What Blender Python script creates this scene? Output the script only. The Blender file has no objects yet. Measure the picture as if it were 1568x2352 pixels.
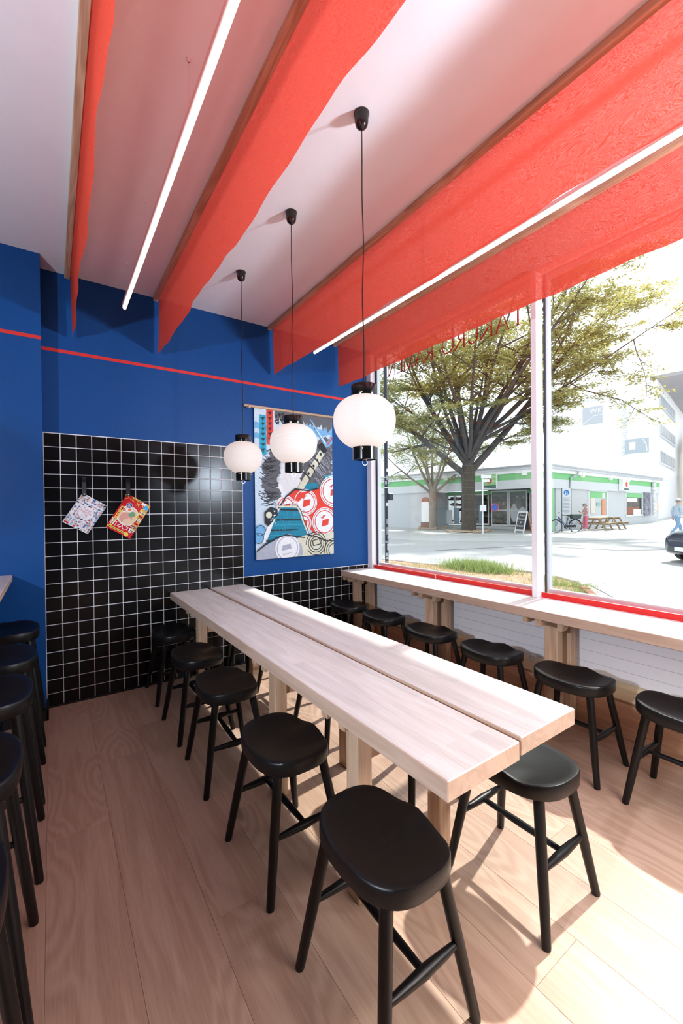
import bpy, math, random
from mathutils import Vector, Matrix
import numpy as np

S = bpy.context.scene
COL = S.collection
PI = math.pi
rnd = random.Random(7)

# ---------------------------------------------------------------- camera, light, exposure
cam_d = bpy.data.cameras.new('camera'); cam = bpy.data.objects.new('camera', cam_d); COL.objects.link(cam)
cam_d.sensor_fit = 'HORIZONTAL'; cam_d.sensor_width = 24.0; cam_d.lens = 963.267 / 1568 * 24.0
cam_d.clip_start = 0.02; cam_d.clip_end = 500
F_ = Vector((0.56894503, 0.82233978, -0.00767023)); R_ = Vector((0.82228161, -0.56899627, -0.00980824)); U_ = R_.cross(F_)
M_ = Matrix((R_, U_, -F_)).transposed().to_4x4(); M_.translation = (0, 0, 1.427)
cam.matrix_world = M_
S.camera = cam
S.view_settings.view_transform = 'Standard'; S.view_settings.look = 'None'
S.view_settings.exposure = -0.12; S.view_settings.gamma = 1.0; S.view_settings.use_curve_mapping = False
S.cycles.max_bounces = 10; S.cycles.diffuse_bounces = 5; S.cycles.glossy_bounces = 4
S.cycles.transmission_bounces = 6; S.cycles.transparent_max_bounces = 12
S.cycles.use_denoising = True; S.cycles.sample_clamp_indirect = 6.0

W = bpy.data.worlds.new('sky'); S.world = W; W.use_nodes = True
_bg = W.node_tree.nodes['Background']; _bg.inputs[0].default_value = (0.86, 0.93, 1.0, 1); _bg.inputs[1].default_value = 2.1

def add_sun(strength, toward, angle):
    d = bpy.data.lights.new('sun', 'SUN'); d.energy = strength; d.angle = math.radians(angle); d.color = (1, 0.96, 0.9)
    o = bpy.data.objects.new('sun', d); COL.objects.link(o)
    o.rotation_euler = Vector(toward).to_track_quat('Z', 'Y').to_euler(); o.location = (20, 2, 25)
def add_area(name, loc, aim, sx, sy, watts, col):
    d = bpy.data.lights.new(name, 'AREA'); d.shape = 'RECTANGLE'; d.size = sx; d.size_y = sy; d.energy = watts; d.color = col
    o = bpy.data.objects.new(name, d); COL.objects.link(o); o.location = loc
    o.rotation_euler = (Vector(loc) - Vector(aim)).to_track_quat('Z', 'Y').to_euler()
    return o
add_sun(6.6, (0.80, 0.09, 1.0), 1.2)
add_area('lamp_right', (2.55, -0.55, 1.97), (1.55, 1.95, 4.6), 0.22, 0.22, 118, (0.74, 0.86, 1.0))
add_area('floor_fill', (1.45, -0.55, 1.30), (1.45, -0.549, 0.0), 1.2, 0.9, 58, (1.0, 0.95, 0.90))  # added soft fill, out of view, brightens the near floor; no real lamp
add_area('lamp_left', (-1.46, 0.51, 1.84), (2.9, 1.6, 1.55), 0.10, 0.10, 84, (0.78, 0.87, 1.0))

# ---------------------------------------------------------------- helpers: materials
MATS = {}
def new_mat(name):
    m = bpy.data.materials.new(name); m.use_nodes = True; nt = m.node_tree
    return m, nt, nt.nodes['Principled BSDF']
def mat(name, col, rough=0.5, metal=0.0, var=0.0, scale=8.0, stretch=None, bump=0.0, spec=0.5, coat=0.0, obj_var=0.0, contrast=None):
    """plain or noise-varied procedural surface; stretch = (x,y,z) scale of the grain in object space"""
    if name in MATS: return MATS[name]
    m, nt, b = new_mat(name); N, L = nt.nodes, nt.links
    c = (*col, 1)
    b.inputs['Base Color'].default_value = c; b.inputs['Roughness'].default_value = rough; b.inputs['Metallic'].default_value = metal
    b.inputs['Specular IOR Level'].default_value = spec; b.inputs['Coat Weight'].default_value = coat
    if var > 0 or bump > 0:
        tc = N.new('ShaderNodeTexCoord'); mp = N.new('ShaderNodeMapping'); L.new(tc.outputs['Object'], mp.inputs[0])
        if stretch: mp.inputs['Scale'].default_value = stretch
        nz = N.new('ShaderNodeTexNoise'); nz.inputs['Scale'].default_value = scale; nz.inputs['Detail'].default_value = 5; nz.inputs['Roughness'].default_value = 0.6
        L.new(mp.outputs[0], nz.inputs['Vector'])
        rp = N.new('ShaderNodeValToRGB'); rp.color_ramp.elements[0].position = 0.3; rp.color_ramp.elements[1].position = 0.7
        rp.color_ramp.elements[0].color = tuple(max(0, x * (1 - var)) for x in col) + (1,)
        rp.color_ramp.elements[1].color = tuple(min(1, x * (1 + var)) for x in col) + (1,)
        L.new(nz.outputs[0], rp.inputs[0]); out = rp.outputs[0]
        if obj_var > 0:
            oi = N.new('ShaderNodeObjectInfo'); hs = N.new('ShaderNodeHueSaturation'); mr = N.new('ShaderNodeMapRange')
            mr.inputs['To Min'].default_value = 1 - obj_var; mr.inputs['To Max'].default_value = 1 + obj_var
            L.new(oi.outputs['Random'], mr.inputs['Value']); L.new(mr.outputs[0], hs.inputs['Value']); L.new(out, hs.inputs['Color']); out = hs.outputs[0]
            ad = N.new('ShaderNodeVectorMath'); ad.operation = 'ADD'; cx = N.new('ShaderNodeCombineXYZ')
            ml = N.new('ShaderNodeMath'); ml.operation = 'MULTIPLY'; ml.inputs[1].default_value = 37.0
            L.new(oi.outputs['Random'], ml.inputs[0]); L.new(ml.outputs[0], cx.inputs[2]); L.new(ml.outputs[0], cx.inputs[1])
            L.new(mp.outputs[0], ad.inputs[0]); L.new(cx.outputs[0], ad.inputs[1]); L.new(ad.outputs[0], nz.inputs['Vector'])
        if var > 0: L.new(out, b.inputs['Base Color'])
        if bump > 0:
            bp = N.new('ShaderNodeBump'); bp.inputs['Strength'].default_value = bump; bp.inputs['Distance'].default_value = 0.004
            L.new(nz.outputs[0], bp.inputs['Height']); L.new(bp.outputs[0], b.inputs['Normal'])
    MATS[name] = m; return m

def wood(name, light, dark, axis, rough=0.5, ring=9.0, obj_var=0.06, streak=0.5, stave=None, knots=False):
    """board with long grain along axis, fine pores, a few cathedral swirls; stave=(len,width) glues it from small staves"""
    if name in MATS: return MATS[name]
    m, nt, b = new_mat(name); N, L = nt.nodes, nt.links
    tc = N.new('ShaderNodeTexCoord'); oi = N.new('ShaderNodeObjectInfo')
    sh = N.new('ShaderNodeVectorMath'); sh.operation = 'MULTIPLY_ADD'
    sh.inputs[1].default_value = (1, 1, 1); cx = N.new('ShaderNodeCombineXYZ')
    mu = N.new('ShaderNodeMath'); mu.operation = 'MULTIPLY'; mu.inputs[1].default_value = 23.0
    L.new(oi.outputs['Random'], mu.inputs[0])
    for i in range(3): L.new(mu.outputs[0], cx.inputs[i])
    L.new(tc.outputs['Object'], sh.inputs[0]); L.new(cx.outputs[0], sh.inputs[2])
    vec = sh.outputs[0]
    mp = N.new('ShaderNodeMapping'); sc = [14.0, 14.0, 14.0]; sc[axis] = 1.1; mp.inputs['Scale'].default_value = sc; L.new(vec, mp.inputs[0])
    n1 = N.new('ShaderNodeTexNoise'); n1.inputs['Scale'].default_value = 1.0; n1.inputs['Detail'].default_value = 3; n1.inputs['Distortion'].default_value = 0.6; L.new(mp.outputs[0], n1.inputs['Vector'])
    sn = N.new('ShaderNodeMath'); sn.operation = 'MULTIPLY'; sn.inputs[1].default_value = ring * 6.0; L.new(n1.outputs[0], sn.inputs[0])
    ringv = sn.outputs[0]; kd = None
    if knots:
        m5 = N.new('ShaderNodeMapping'); s5 = [3.4, 3.4, 0.0]; s5[axis] = 1.25; m5.inputs['Scale'].default_value = s5; L.new(vec, m5.inputs[0])
        vo = N.new('ShaderNodeTexVoronoi'); vo.inputs['Scale'].default_value = 1.0; L.new(m5.outputs[0], vo.inputs['Vector']); kd = vo.outputs['Distance']
        k1 = N.new('ShaderNodeMapRange'); k1.inputs['From Max'].default_value = 0.42; k1.inputs['To Min'].default_value = 26.0; k1.inputs['To Max'].default_value = 0.0; L.new(kd, k1.inputs['Value'])
        a5 = N.new('ShaderNodeMath'); a5.operation = 'ADD'; L.new(ringv, a5.inputs[0]); L.new(k1.outputs[0], a5.inputs[1]); ringv = a5.outputs[0]
    si = N.new('ShaderNodeMath'); si.operation = 'SINE'; L.new(ringv, si.inputs[0])
    mp2 = N.new('ShaderNodeMapping'); s2 = [260.0, 260.0, 260.0]; s2[axis] = 9.0; mp2.inputs['Scale'].default_value = s2; L.new(vec, mp2.inputs[0])
    n2 = N.new('ShaderNodeTexNoise'); n2.inputs['Scale'].default_value = 1.0; n2.inputs['Detail'].default_value = 4; L.new(mp2.outputs[0], n2.inputs['Vector'])
    mr = N.new('ShaderNodeMapRange'); mr.inputs['From Min'].default_value = -1; mr.inputs['To Max'].default_value = streak; L.new(si.outputs[0], mr.inputs['Value'])
    ad = N.new('ShaderNodeMath'); ad.operation = 'ADD'; L.new(mr.outputs[0], ad.inputs[0])
    m3 = N.new('ShaderNodeMath'); m3.operation = 'MULTIPLY'; m3.inputs[1].default_value = 0.75; L.new(n2.outputs[0], m3.inputs[0]); L.new(m3.outputs[0], ad.inputs[1])
    rp = N.new('ShaderNodeValToRGB'); e = rp.color_ramp.elements
    e[0].position = 0.2; e[0].color = (*light, 1); e[1].position = 0.95; e[1].color = (*dark, 1); L.new(ad.outputs[0], rp.inputs[0])
    out = rp.outputs[0]
    val = None
    if knots:
        k2 = N.new('ShaderNodeMapRange'); k2.inputs['From Min'].default_value = 0.02; k2.inputs['From Max'].default_value = 0.10; k2.inputs['To Min'].default_value = 0.45; k2.inputs['To Max'].default_value = 1.0; L.new(kd, k2.inputs['Value'])
        h5 = N.new('ShaderNodeHueSaturation'); L.new(k2.outputs[0], h5.inputs['Value']); L.new(out, h5.inputs['Color']); out = h5.outputs[0]
    if obj_var:
        r2 = N.new('ShaderNodeMapRange'); r2.inputs['To Min'].default_value = 1 - obj_var; r2.inputs['To Max'].default_value = 1 + obj_var; L.new(oi.outputs['Random'], r2.inputs['Value']); val = r2.outputs[0]
    if stave:
        br = N.new('ShaderNodeTexBrick'); br.inputs['Scale'].default_value = 1.0; br.inputs['Brick Width'].default_value = stave[0]; br.inputs['Row Height'].default_value = stave[1]
        br.inputs['Mortar Size'].default_value = 0.0; br.inputs['Color1'].default_value = (0.90, 0.90, 0.90, 1); br.inputs['Color2'].default_value = (1.05, 1.05, 1.05, 1); br.inputs['Bias'].default_value = 0.1
        m4 = N.new('ShaderNodeMapping'); m4.inputs['Rotation'].default_value = (0, 0, PI / 2 if axis == 1 else 0); L.new(tc.outputs['Object'], m4.inputs[0]); L.new(m4.outputs[0], br.inputs['Vector'])
        mx = N.new('ShaderNodeMix'); mx.data_type = 'RGBA'; mx.blend_type = 'MULTIPLY'; mx.inputs[0].default_value = 1.0
        L.new(out, mx.inputs[6]); L.new(br.outputs[0], mx.inputs[7]); out = mx.outputs[2]
    if val:
        hs = N.new('ShaderNodeHueSaturation'); L.new(val, hs.inputs['Value']); L.new(out, hs.inputs['Color']); out = hs.outputs[0]
    L.new(out, b.inputs['Base Color']); b.inputs['Roughness'].default_value = rough
    bp = N.new('ShaderNodeBump'); bp.inputs['Strength'].default_value = 0.12; bp.inputs['Distance'].default_value = 0.0015; L.new(n2.outputs[0], bp.inputs['Height']); L.new(bp.outputs[0], b.inputs['Normal'])
    MATS[name] = m; return m

def emit(name, col, strength):
    if name in MATS: return MATS[name]
    m, nt, b = new_mat(name); b.inputs['Base Color'].default_value = (*col, 1)
    b.inputs['Emission Color'].default_value = (*col, 1); b.inputs['Emission Strength'].default_value = strength
    MATS[name] = m; return m

def glass_mat(name, tint=(0.97, 0.985, 0.98), ior=1.5):
    if name in MATS: return MATS[name]
    m = bpy.data.materials.new(name); m.use_nodes = True; nt = m.node_tree; N, L = nt.nodes, nt.links
    N.remove(N['Principled BSDF']); o = N['Material Output']
    t = N.new('ShaderNodeBsdfTransparent'); t.inputs[0].default_value = (*tint, 1); g = N.new('ShaderNodeBsdfGlossy'); g.inputs['Roughness'].default_value = 0.0
    ge = N.new('ShaderNodeNewGeometry'); dt = N.new('ShaderNodeVectorMath'); dt.operation = 'DOT_PRODUCT'; L.new(ge.outputs['Normal'], dt.inputs[0]); L.new(ge.outputs['Incoming'], dt.inputs[1])
    ab = N.new('ShaderNodeMath'); ab.operation = 'ABSOLUTE'; L.new(dt.outputs['Value'], ab.inputs[0]); s1 = N.new('ShaderNodeMath'); s1.operation = 'SUBTRACT'; s1.inputs[0].default_value = 1.0; s1.use_clamp = True; L.new(ab.outputs[0], s1.inputs[1])
    pw = N.new('ShaderNodeMath'); pw.operation = 'POWER'; pw.inputs[1].default_value = 5.0; L.new(s1.outputs[0], pw.inputs[0]); fr = N.new('ShaderNodeMapRange'); fr.inputs['To Min'].default_value = ((ior - 1) / (ior + 1)) ** 2; L.new(pw.outputs[0], fr.inputs['Value'])
    mx = N.new('ShaderNodeMixShader'); L.new(fr.outputs[0], mx.inputs[0]); L.new(t.outputs[0], mx.inputs[1]); L.new(g.outputs[0], mx.inputs[2]); L.new(mx.outputs[0], o.inputs[0])
    MATS[name] = m; return m

def thin_mat(name, col, tcol, mix=0.45, sheer=0.0, moire=False, rough=None):
    """translucent sheet (cloth, paper, leaf): diffuse + translucent (+ a little see-through weave)"""
    if name in MATS: return MATS[name]
    m = bpy.data.materials.new(name); m.use_nodes = True; nt = m.node_tree; N, L = nt.nodes, nt.links
    N.remove(N['Principled BSDF']); o = N['Material Output']
    d = N.new('ShaderNodeBsdfDiffuse'); d.inputs[0].default_value = (*col, 1); t = N.new('ShaderNodeBsdfTranslucent'); t.inputs[0].default_value = (*tcol, 1)
    mx = N.new('ShaderNodeMixShader'); mx.inputs[0].default_value = mix; L.new(d.outputs[0], mx.inputs[1]); L.new(t.outputs[0], mx.inputs[2]); out = mx.outputs[0]
    if sheer > 0:
        tr = N.new('ShaderNodeBsdfTransparent'); tr.inputs[0].default_value = (1.0, 0.45, 0.38, 1); m2 = N.new('ShaderNodeMixShader'); m2.inputs[0].default_value = sheer
        L.new(out, m2.inputs[1]); L.new(tr.outputs[0], m2.inputs[2]); out = m2.outputs[0]
        if moire:
            tc = N.new('ShaderNodeTexCoord'); mp = N.new('ShaderNodeMapping'); mp.inputs['Scale'].default_value = (1, 2.2, 5.0); L.new(tc.outputs['Object'], mp.inputs[0])
            nz = N.new('ShaderNodeTexNoise'); nz.inputs['Scale'].default_value = 2.2; nz.inputs['Detail'].default_value = 3; nz.inputs['Distortion'].default_value = 1.6; L.new(mp.outputs[0], nz.inputs['Vector'])
            mu = N.new('ShaderNodeMath'); mu.operation = 'MULTIPLY'; mu.inputs[1].default_value = 170.0; L.new(nz.outputs[0], mu.inputs[0])
            sn = N.new('ShaderNodeMath'); sn.operation = 'SINE'; L.new(mu.outputs[0], sn.inputs[0])
            mr = N.new('ShaderNodeMapRange'); mr.inputs['From Min'].default_value = -1; mr.inputs['To Min'].default_value = sheer * 0.15; mr.inputs['To Max'].default_value = sheer * 2.6
            L.new(sn.outputs[0], mr.inputs['Value']); L.new(mr.outputs[0], m2.inputs[0])
    L.new(out, o.inputs[0]); MATS[name] = m; return m

# ---------------------------------------------------------------- helpers: geometry
class G:
    """collects shapes for ONE mesh object"""
    def __init__(s): s.v = []; s.f = []; s.mi = []
    def add(s, V, Fc, mi=0):
        k = len(s.v); s.v += [tuple(p) for p in V]; s.f += [tuple(i + k for i in q) for q in Fc]; s.mi += [mi] * len(Fc); return s
    def box(s, x0, x1, y0, y1, z0, z1, mi=0, M=None, bev=0.0):
        if bev <= 0:
            V = [(x0, y0, z0), (x1, y0, z0), (x1, y1, z0), (x0, y1, z0), (x0, y0, z1), (x1, y0, z1), (x1, y1, z1), (x0, y1, z1)]
            Q = [(0, 3, 2, 1), (4, 5, 6, 7), (0, 1, 5, 4), (1, 2, 6, 5), (2, 3, 7, 6), (3, 0, 4, 7)]
        else:
            b = min(bev, (x1 - x0) * .45, (y1 - y0) * .45, (z1 - z0) * .45)
            V = []; idx = {}
            X = (x0, x1); Y = (y0, y1); Z = (z0, z1)
            for i in (0, 1):
                for j in (0, 1):
                    for k in (0, 1):
                        sx, sy, sz = (1 - 2 * i), (1 - 2 * j), (1 - 2 * k)
                        for a in range(3):
                            p = [X[i] + sx * b, Y[j] + sy * b, Z[k] + sz * b]; p[a] = (X[i], Y[j], Z[k])[a]
                            idx[(i, j, k, a)] = len(V); V.append(tuple(p))
            Q = []
            for a in range(3):
                o1, o2 = [c for c in range(3) if c != a]
                for e in (0, 1):
                    ring = []
                    for (p, q) in ((0, 0), (1, 0), (1, 1), (0, 1)):
                        c = [0, 0, 0]; c[a] = e; c[o1] = p; c[o2] = q; ring.append(idx[(*c, a)])
                    Q.append(tuple(ring))
            for a in range(3):
                o1, o2 = [c for c in range(3) if c != a]
                for p in (0, 1):
                    for q in (0, 1):
                        c0 = [0, 0, 0]; c0[o1] = p; c0[o2] = q; c1 = list(c0); c1[a] = 1
                        Q.append((idx[(*c0, o1)], idx[(*c1, o1)], idx[(*c1, o2)], idx[(*c0, o2)]))
            for i in (0, 1):
                for j in (0, 1):
                    for k in (0, 1): Q.append((idx[(i, j, k, 0)], idx[(i, j, k, 1)], idx[(i, j, k, 2)]))
        if M is not None: V = [tuple(M @ Vector(p)) for p in V]
        return s.add(V, Q, mi)
    def tube(s, path, rad, n=8, mi=0, cap=True):
        P = [Vector(p) for p in path]; k = len(P)
        if not hasattr(rad, '__len__'): rad = [rad] * k
        V = []; Q = []; up = None
        for i, p in enumerate(P):
            t = (P[min(i + 1, k - 1)] - P[max(i - 1, 0)])
            t = t.normalized() if t.length > 1e-9 else Vector((0, 0, 1))
            if up is None: up = Vector((1, 0, 0)) if abs(t.x) < 0.8 else Vector((0, 1, 0))
            u = t.cross(up); u = u.normalized() if u.length > 1e-6 else t.orthogonal().normalized(); w = t.cross(u); up = w.cross(t) * -1 if False else up
            for j in range(n):
                a = 2 * PI * j / n; V.append(p + (u * math.cos(a) + w * math.sin(a)) * rad[i])
        for i in range(k - 1):
            for j in range(n): Q.append((i * n + j, i * n + (j + 1) % n, (i + 1) * n + (j + 1) % n, (i + 1) * n + j))
        if cap: Q.append(tuple(range(n))[::-1]); Q.append(tuple((k - 1) * n + j for j in range(n)))
        return s.add(V, Q, mi)
    def lathe(s, prof, n=24, c=(0, 0, 0), mi=0, capt=False, capb=False):
        V = []; Q = []; k = len(prof)
        for r, z in prof:
            for j in range(n): a = 2 * PI * j / n; V.append((c[0] + r * math.cos(a), c[1] + r * math.sin(a), c[2] + z))
        for i in range(k - 1):
            for j in range(n): Q.append((i * n + j, i * n + (j + 1) % n, (i + 1) * n + (j + 1) % n, (i + 1) * n + j))
        if capb: Q.append(tuple(range(n))[::-1])
        if capt: Q.append(tuple((k - 1) * n + j for j in range(n)))
        return s.add(V, Q, mi)
    def ball(s, c, r, n=10, m=6, mi=0, sc=(1, 1, 1)):
        V = [(c[0], c[1], c[2] - r * sc[2])]; Q = []
        for i in range(1, m):
            th = PI * i / m
            for j in range(n): a = 2 * PI * j / n; V.append((c[0] + r * sc[0] * math.sin(th) * math.cos(a), c[1] + r * sc[1] * math.sin(th) * math.sin(a), c[2] - r * sc[2] * math.cos(th)))
        V.append((c[0], c[1], c[2] + r * sc[2]))
        for j in range(n): Q.append((0, 1 + (j + 1) % n, 1 + j))
        for i in range(m - 2):
            for j in range(n): Q.append((1 + i * n + j, 1 + i * n + (j + 1) % n, 1 + (i + 1) * n + (j + 1) % n, 1 + (i + 1) * n + j))
        L = len(V) - 1
        for j in range(n): Q.append((L, 1 + (m - 2) * n + j, 1 + (m - 2) * n + (j + 1) % n))
        return s.add(V, Q, mi)
    def prism(s, poly, f, t0, t1, mi=0):
        """polygon [(a,b)] pushed through f(a,b,t) between t0 and t1"""
        n = len(poly); V = [f(a, b, t0) for a, b in poly] + [f(a, b, t1) for a, b in poly]
        Q = [tuple(range(n))[::-1], tuple(range(n, 2 * n))] + [(i, (i + 1) % n, n + (i + 1) % n, n + i) for i in range(n)]
        return s.add(V, Q, mi)
    def face(s, pts, mi=0): return s.add(pts, [tuple(range(len(pts)))], mi)

def build(name, g, mats, parent=None, smooth=None, loc=None):
    me = bpy.data.meshes.new(name)
    me.from_pydata(g.v, [], g.f); me.update()
    if not isinstance(mats, (list, tuple)): mats = [mats]
    for m in mats: me.materials.append(m)
    if len(mats) > 1: me.polygons.foreach_set('material_index', g.mi)
    if smooth is not None:
        me.polygons.foreach_set('use_smooth', [True] * len(me.polygons)); me.set_sharp_from_angle(angle=math.radians(smooth))
    o = bpy.data.objects.new(name, me); COL.objects.link(o)
    if parent: o.parent = parent
    if loc: o.location = loc
    return o
def tag(o, label=None, cat=None, group=None, kind=None):
    if label: o['label'] = label
    if cat: o['category'] = cat
    if group: o['group'] = group
    if kind: o['kind'] = kind
    return o
def thing(name, loc=(0, 0, 0), label=None, cat=None, group=None, rz=0.0, kind=None):
    o = bpy.data.objects.new(name, None); o.empty_display_size = 0.1; COL.objects.link(o); o.location = loc; o.rotation_euler = (0, 0, rz)
    return tag(o, label, cat, group, kind)
def copy_tree(o, parent=None):
    c = o.copy(); COL.objects.link(c); c.parent = parent
    for ch in list(o.children): copy_tree(ch, c)
    return c
def share(name, me, parent, loc=(0, 0, 0), rot=(0, 0, 0)):
    o = bpy.data.objects.new(name, me); COL.objects.link(o); o.parent = parent; o.location = loc; o.rotation_euler = rot; return o
def text_geo(txt, size, align='CENTER', spacing=1.0):
    cu = bpy.data.curves.new('t', 'FONT'); cu.body = txt; cu.size = size; cu.align_x = align; cu.space_character = spacing; cu.resolution_u = 3
    ob = bpy.data.objects.new('t', cu); me = bpy.data.meshes.new_from_object(ob)
    V = [tuple(v.co) for v in me.vertices]; Q = [tuple(p.vertices) for p in me.polygons]
    bpy.data.meshes.remove(me); bpy.data.objects.remove(ob); bpy.data.curves.remove(cu)
    return V, Q
def put_text(g, txt, size, f, mi=0, align='CENTER', spacing=1.0, sx=1.0):
    V, Q = text_geo(txt, size, align, spacing)
    g.add([f(v[0] * sx, v[1]) for v in V], Q, mi); return g
def circle(cx, cy, r, n=28, ry=None): return [(cx + r * math.cos(2 * PI * i / n), cy + (ry or r) * math.sin(2 * PI * i / n)) for i in range(n)]

# ---------------------------------------------------------------- materials of the room
blue = mat('blue_paint', (0.003, 0.061, 0.232), 0.45, spec=0.22, var=0.04, scale=30, bump=0.03)
red_paint = mat('red_paint', (0.66, 0.020, 0.014), 0.5)
white_paint = mat('white_paint', (0.84, 0.84, 0.86), 0.75, var=0.015, scale=5)
board_white = mat('board_white', (0.80, 0.80, 0.84), 0.4)
black_gloss = mat('black_tile', (0.006, 0.0055, 0.005), 0.22, spec=0.25)
grout_m = mat('grout', (0.80, 0.79, 0.80), 0.8)
black_trim = mat('black_trim', (0.008, 0.008, 0.009), 0.45)
floor_m = wood('oak_floor', (0.55, 0.385, 0.288), (0.39, 0.245, 0.17), 1, rough=0.42, ring=3.0, obj_var=0.07, streak=0.36, knots=True)
kick_m = wood('oak_kick', (0.60, 0.36, 0.23), (0.42, 0.24, 0.15), 1, rough=0.4, ring=5, streak=0.4)
table_m = wood('limed_beech', (0.76, 0.70, 0.67), (0.58, 0.50, 0.46), 1, rough=0.42, ring=4, obj_var=0.0, streak=0.30, stave=(0.55, 0.052))
counter_m = wood('limed_counter', (0.78, 0.73, 0.70), (0.66, 0.57, 0.52), 1, rough=0.40, ring=4, obj_var=0.0, streak=0.2, stave=(0.6, 0.06))
oak_z = wood('oak_post', (0.64, 0.45, 0.31), (0.46, 0.29, 0.18), 2, rough=0.5, ring=4, streak=0.5)
oak_x = wood('oak_rail', (0.64, 0.45, 0.31), (0.46, 0.29, 0.18), 0, rough=0.5, ring=4, streak=0.5)
spruce = wood('spruce_batten', (0.66, 0.46, 0.30), (0.44, 0.26, 0.15), 1, rough=0.6, ring=5, streak=0.6)
black_wood = mat('black_lacquer', (0.0045, 0.0045, 0.005), 0.37, var=0.25, scale=3, stretch=(3, 40, 40), bump=0.06, spec=0.34)
frame_white = mat('frame_white', (0.86, 0.86, 0.88), 0.4)
alu = mat('aluminium', (0.62, 0.66, 0.70), 0.35, metal=0.6)
gasket = mat('rubber_gasket', (0.02, 0.02, 0.022), 0.6)
steel_red = mat('red_steel', (0.66, 0.012, 0.012), 0.4, spec=0.4)
bolt_m = mat('zinc_bolt', (0.75, 0.72, 0.68), 0.3, metal=0.8)
ledge_m = mat('beige_ledge', (0.62, 0.50, 0.34), 0.3, var=0.08, scale=4, stretch=(8, 1, 8))
glass = glass_mat('window_glass')
cloth_m = thin_mat('red_cloth', (0.68, 0.085, 0.052), (0.78, 0.085, 0.05), mix=0.40, sheer=0.09, moire=True)
black_gl = mat('black_enamel', (0.006, 0.0055, 0.005), 0.16, spec=0.4)
black_pl = mat('black_plastic', (0.010, 0.009, 0.008), 0.25)
brass = mat('brass', (0.83, 0.52, 0.30), 0.25, metal=1.0)
chrome = mat('chrome', (0.55, 0.55, 0.56), 0.35, metal=1.0)
paper = thin_mat('washi_paper', (0.86, 0.86, 0.86), (0.90, 0.86, 0.82), mix=0.5)
led_m = emit('led_tube', (1.0, 0.90, 0.83), 1.35)
rail_m = mat('led_rail', (0.80, 0.78, 0.82), 0.4)
leather = mat('black_leather', (0.012, 0.012, 0.013), 0.55, bump=0.2, scale=300)

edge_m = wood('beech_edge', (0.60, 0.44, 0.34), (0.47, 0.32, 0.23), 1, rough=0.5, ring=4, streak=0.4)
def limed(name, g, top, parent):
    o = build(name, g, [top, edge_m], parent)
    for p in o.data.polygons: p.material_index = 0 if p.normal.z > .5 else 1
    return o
HC = 3.18           # ceiling height
YB = 3.716          # face of the grout on the back wall
# ---------------------------------------------------------------- floor of single planks
fl = tag(build('floor', G().box(-4.2, 3.0, -3.6, 3.80, -0.12, -0.014), mat('subfloor', (0.12, 0.08, 0.06), 0.9)), kind='structure')
PW = 0.24
k0 = -17
for r in range(30):
    x0 = -0.034 + PW * (r + k0 + 0)
    if x0 > 2.9 or x0 < -2.0: continue
    x1 = min(x0 + PW, 2.93)
    rr = random.Random(r * 13 + 5)
    cuts = {17: [2.21, 0.42, -1.3], 18: [2.728, 0.95, -0.8], 19: [3.05, 1.45, -0.3], 20: [1.93, 0.10]}.get(r, None)
    if cuts is None: c0 = 3.717 - rr.uniform(0.3, 1.7); cuts = [c0, c0 - 1.8, c0 - 3.6]
    ys = [3.717] + [c for c in cuts if c > -2.0] + [-2.2]
    for a, b in zip(ys[1:], ys[:-1]):
        if b - a < 0.05: continue
        build('plank', G().box(x0 + .0003, x1 - .0003, a + .0003, b - .0003, -0.014, 0.0, bev=0.0007), floor_m, fl)
# ---------------------------------------------------------------- ceiling
tag(build('ceiling', G().box(-4.2, 3.06, -3.6, 3.95, HC, HC + 0.15), white_paint), kind='structure')
# ---------------------------------------------------------------- back wall with its tiles
wb = tag(build('wall_back', G().box(-4.2, 1.462, YB + .004, YB + .2, 0, HC), blue), kind='structure')
build('grout_panel', G().box(-0.043, 1.462, YB, YB + .004, 0.0, 2.004), grout_m, wb)
build('stripe', G().box(-0.043, 1.462, YB + .0025, YB + .0045, 2.598, 2.622), red_paint, wb)
build('baseboard', G().box(-0.043, 1.462, YB - .012, YB, 0.0, 0.014), black_trim, wb)
tile_me = build('tile', G().box(-.0472, .0472, -.003, .003, -.0472, .0472, bev=0.0022), black_gloss).data
bpy.data.objects.remove(bpy.data.objects['tile'])
tr = random.Random(3)
def tiles(parent, x_0, nx, nz, last=None):
    for i in range(nx):
        for j in range(nz):
            t = share('tile', tile_me, parent, (x_0 + .05 + .1 * i, YB - .0022, .05 + .1 * j), (tr.gauss(0, .0035), 0, tr.gauss(0, .0035)))
tiles(wb, -0.0401, 15, 20)
wr = tag(build('wall_back_right', G().box(1.462, 3.02, YB + .004, YB + .2, 0, HC), blue), kind='structure')
build('grout_panel', G().box(1.462, 2.93, YB, YB + .004, 0.0, 0.803), grout_m, wr)
build('stripe', G().box(1.462, 2.94, YB + .0025, YB + .0045, 2.598, 2.622), red_paint, wr)
build('baseboard', G().box(1.462, 2.93, YB - .012, YB, 0.0, 0.014), black_trim, wr)
tiles(wr, 1.4599, 14, 8)
gs = G().box(-.030, .030, -.003, .003, -.0472, .0472, bev=0.0022)
cut = build('tile', gs, black_gloss).data; bpy.data.objects.remove([o for o in bpy.data.objects if o.data == cut][0])
for j in range(8): share('tile', cut, wr, (2.8935, YB - .0022, .05 + .1 * j))
# pier on the left, a little in front of the back wall
wl = tag(build('wall_left', G().box(-4.2, -0.043, 3.51, YB + .01, 0, HC), blue), kind='structure')
build('stripe', G().box(-4.0, -0.0425, 3.508, 3.5105, 2.598, 2.622), red_paint, wl)
tag(build('baseboard_left', G().box(-4.0, -0.036, 3.497, 3.51, 0, 0.07).box(-0.043, -0.030, 3.497, YB, 0, 0.07), black_trim), kind='structure')
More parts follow.
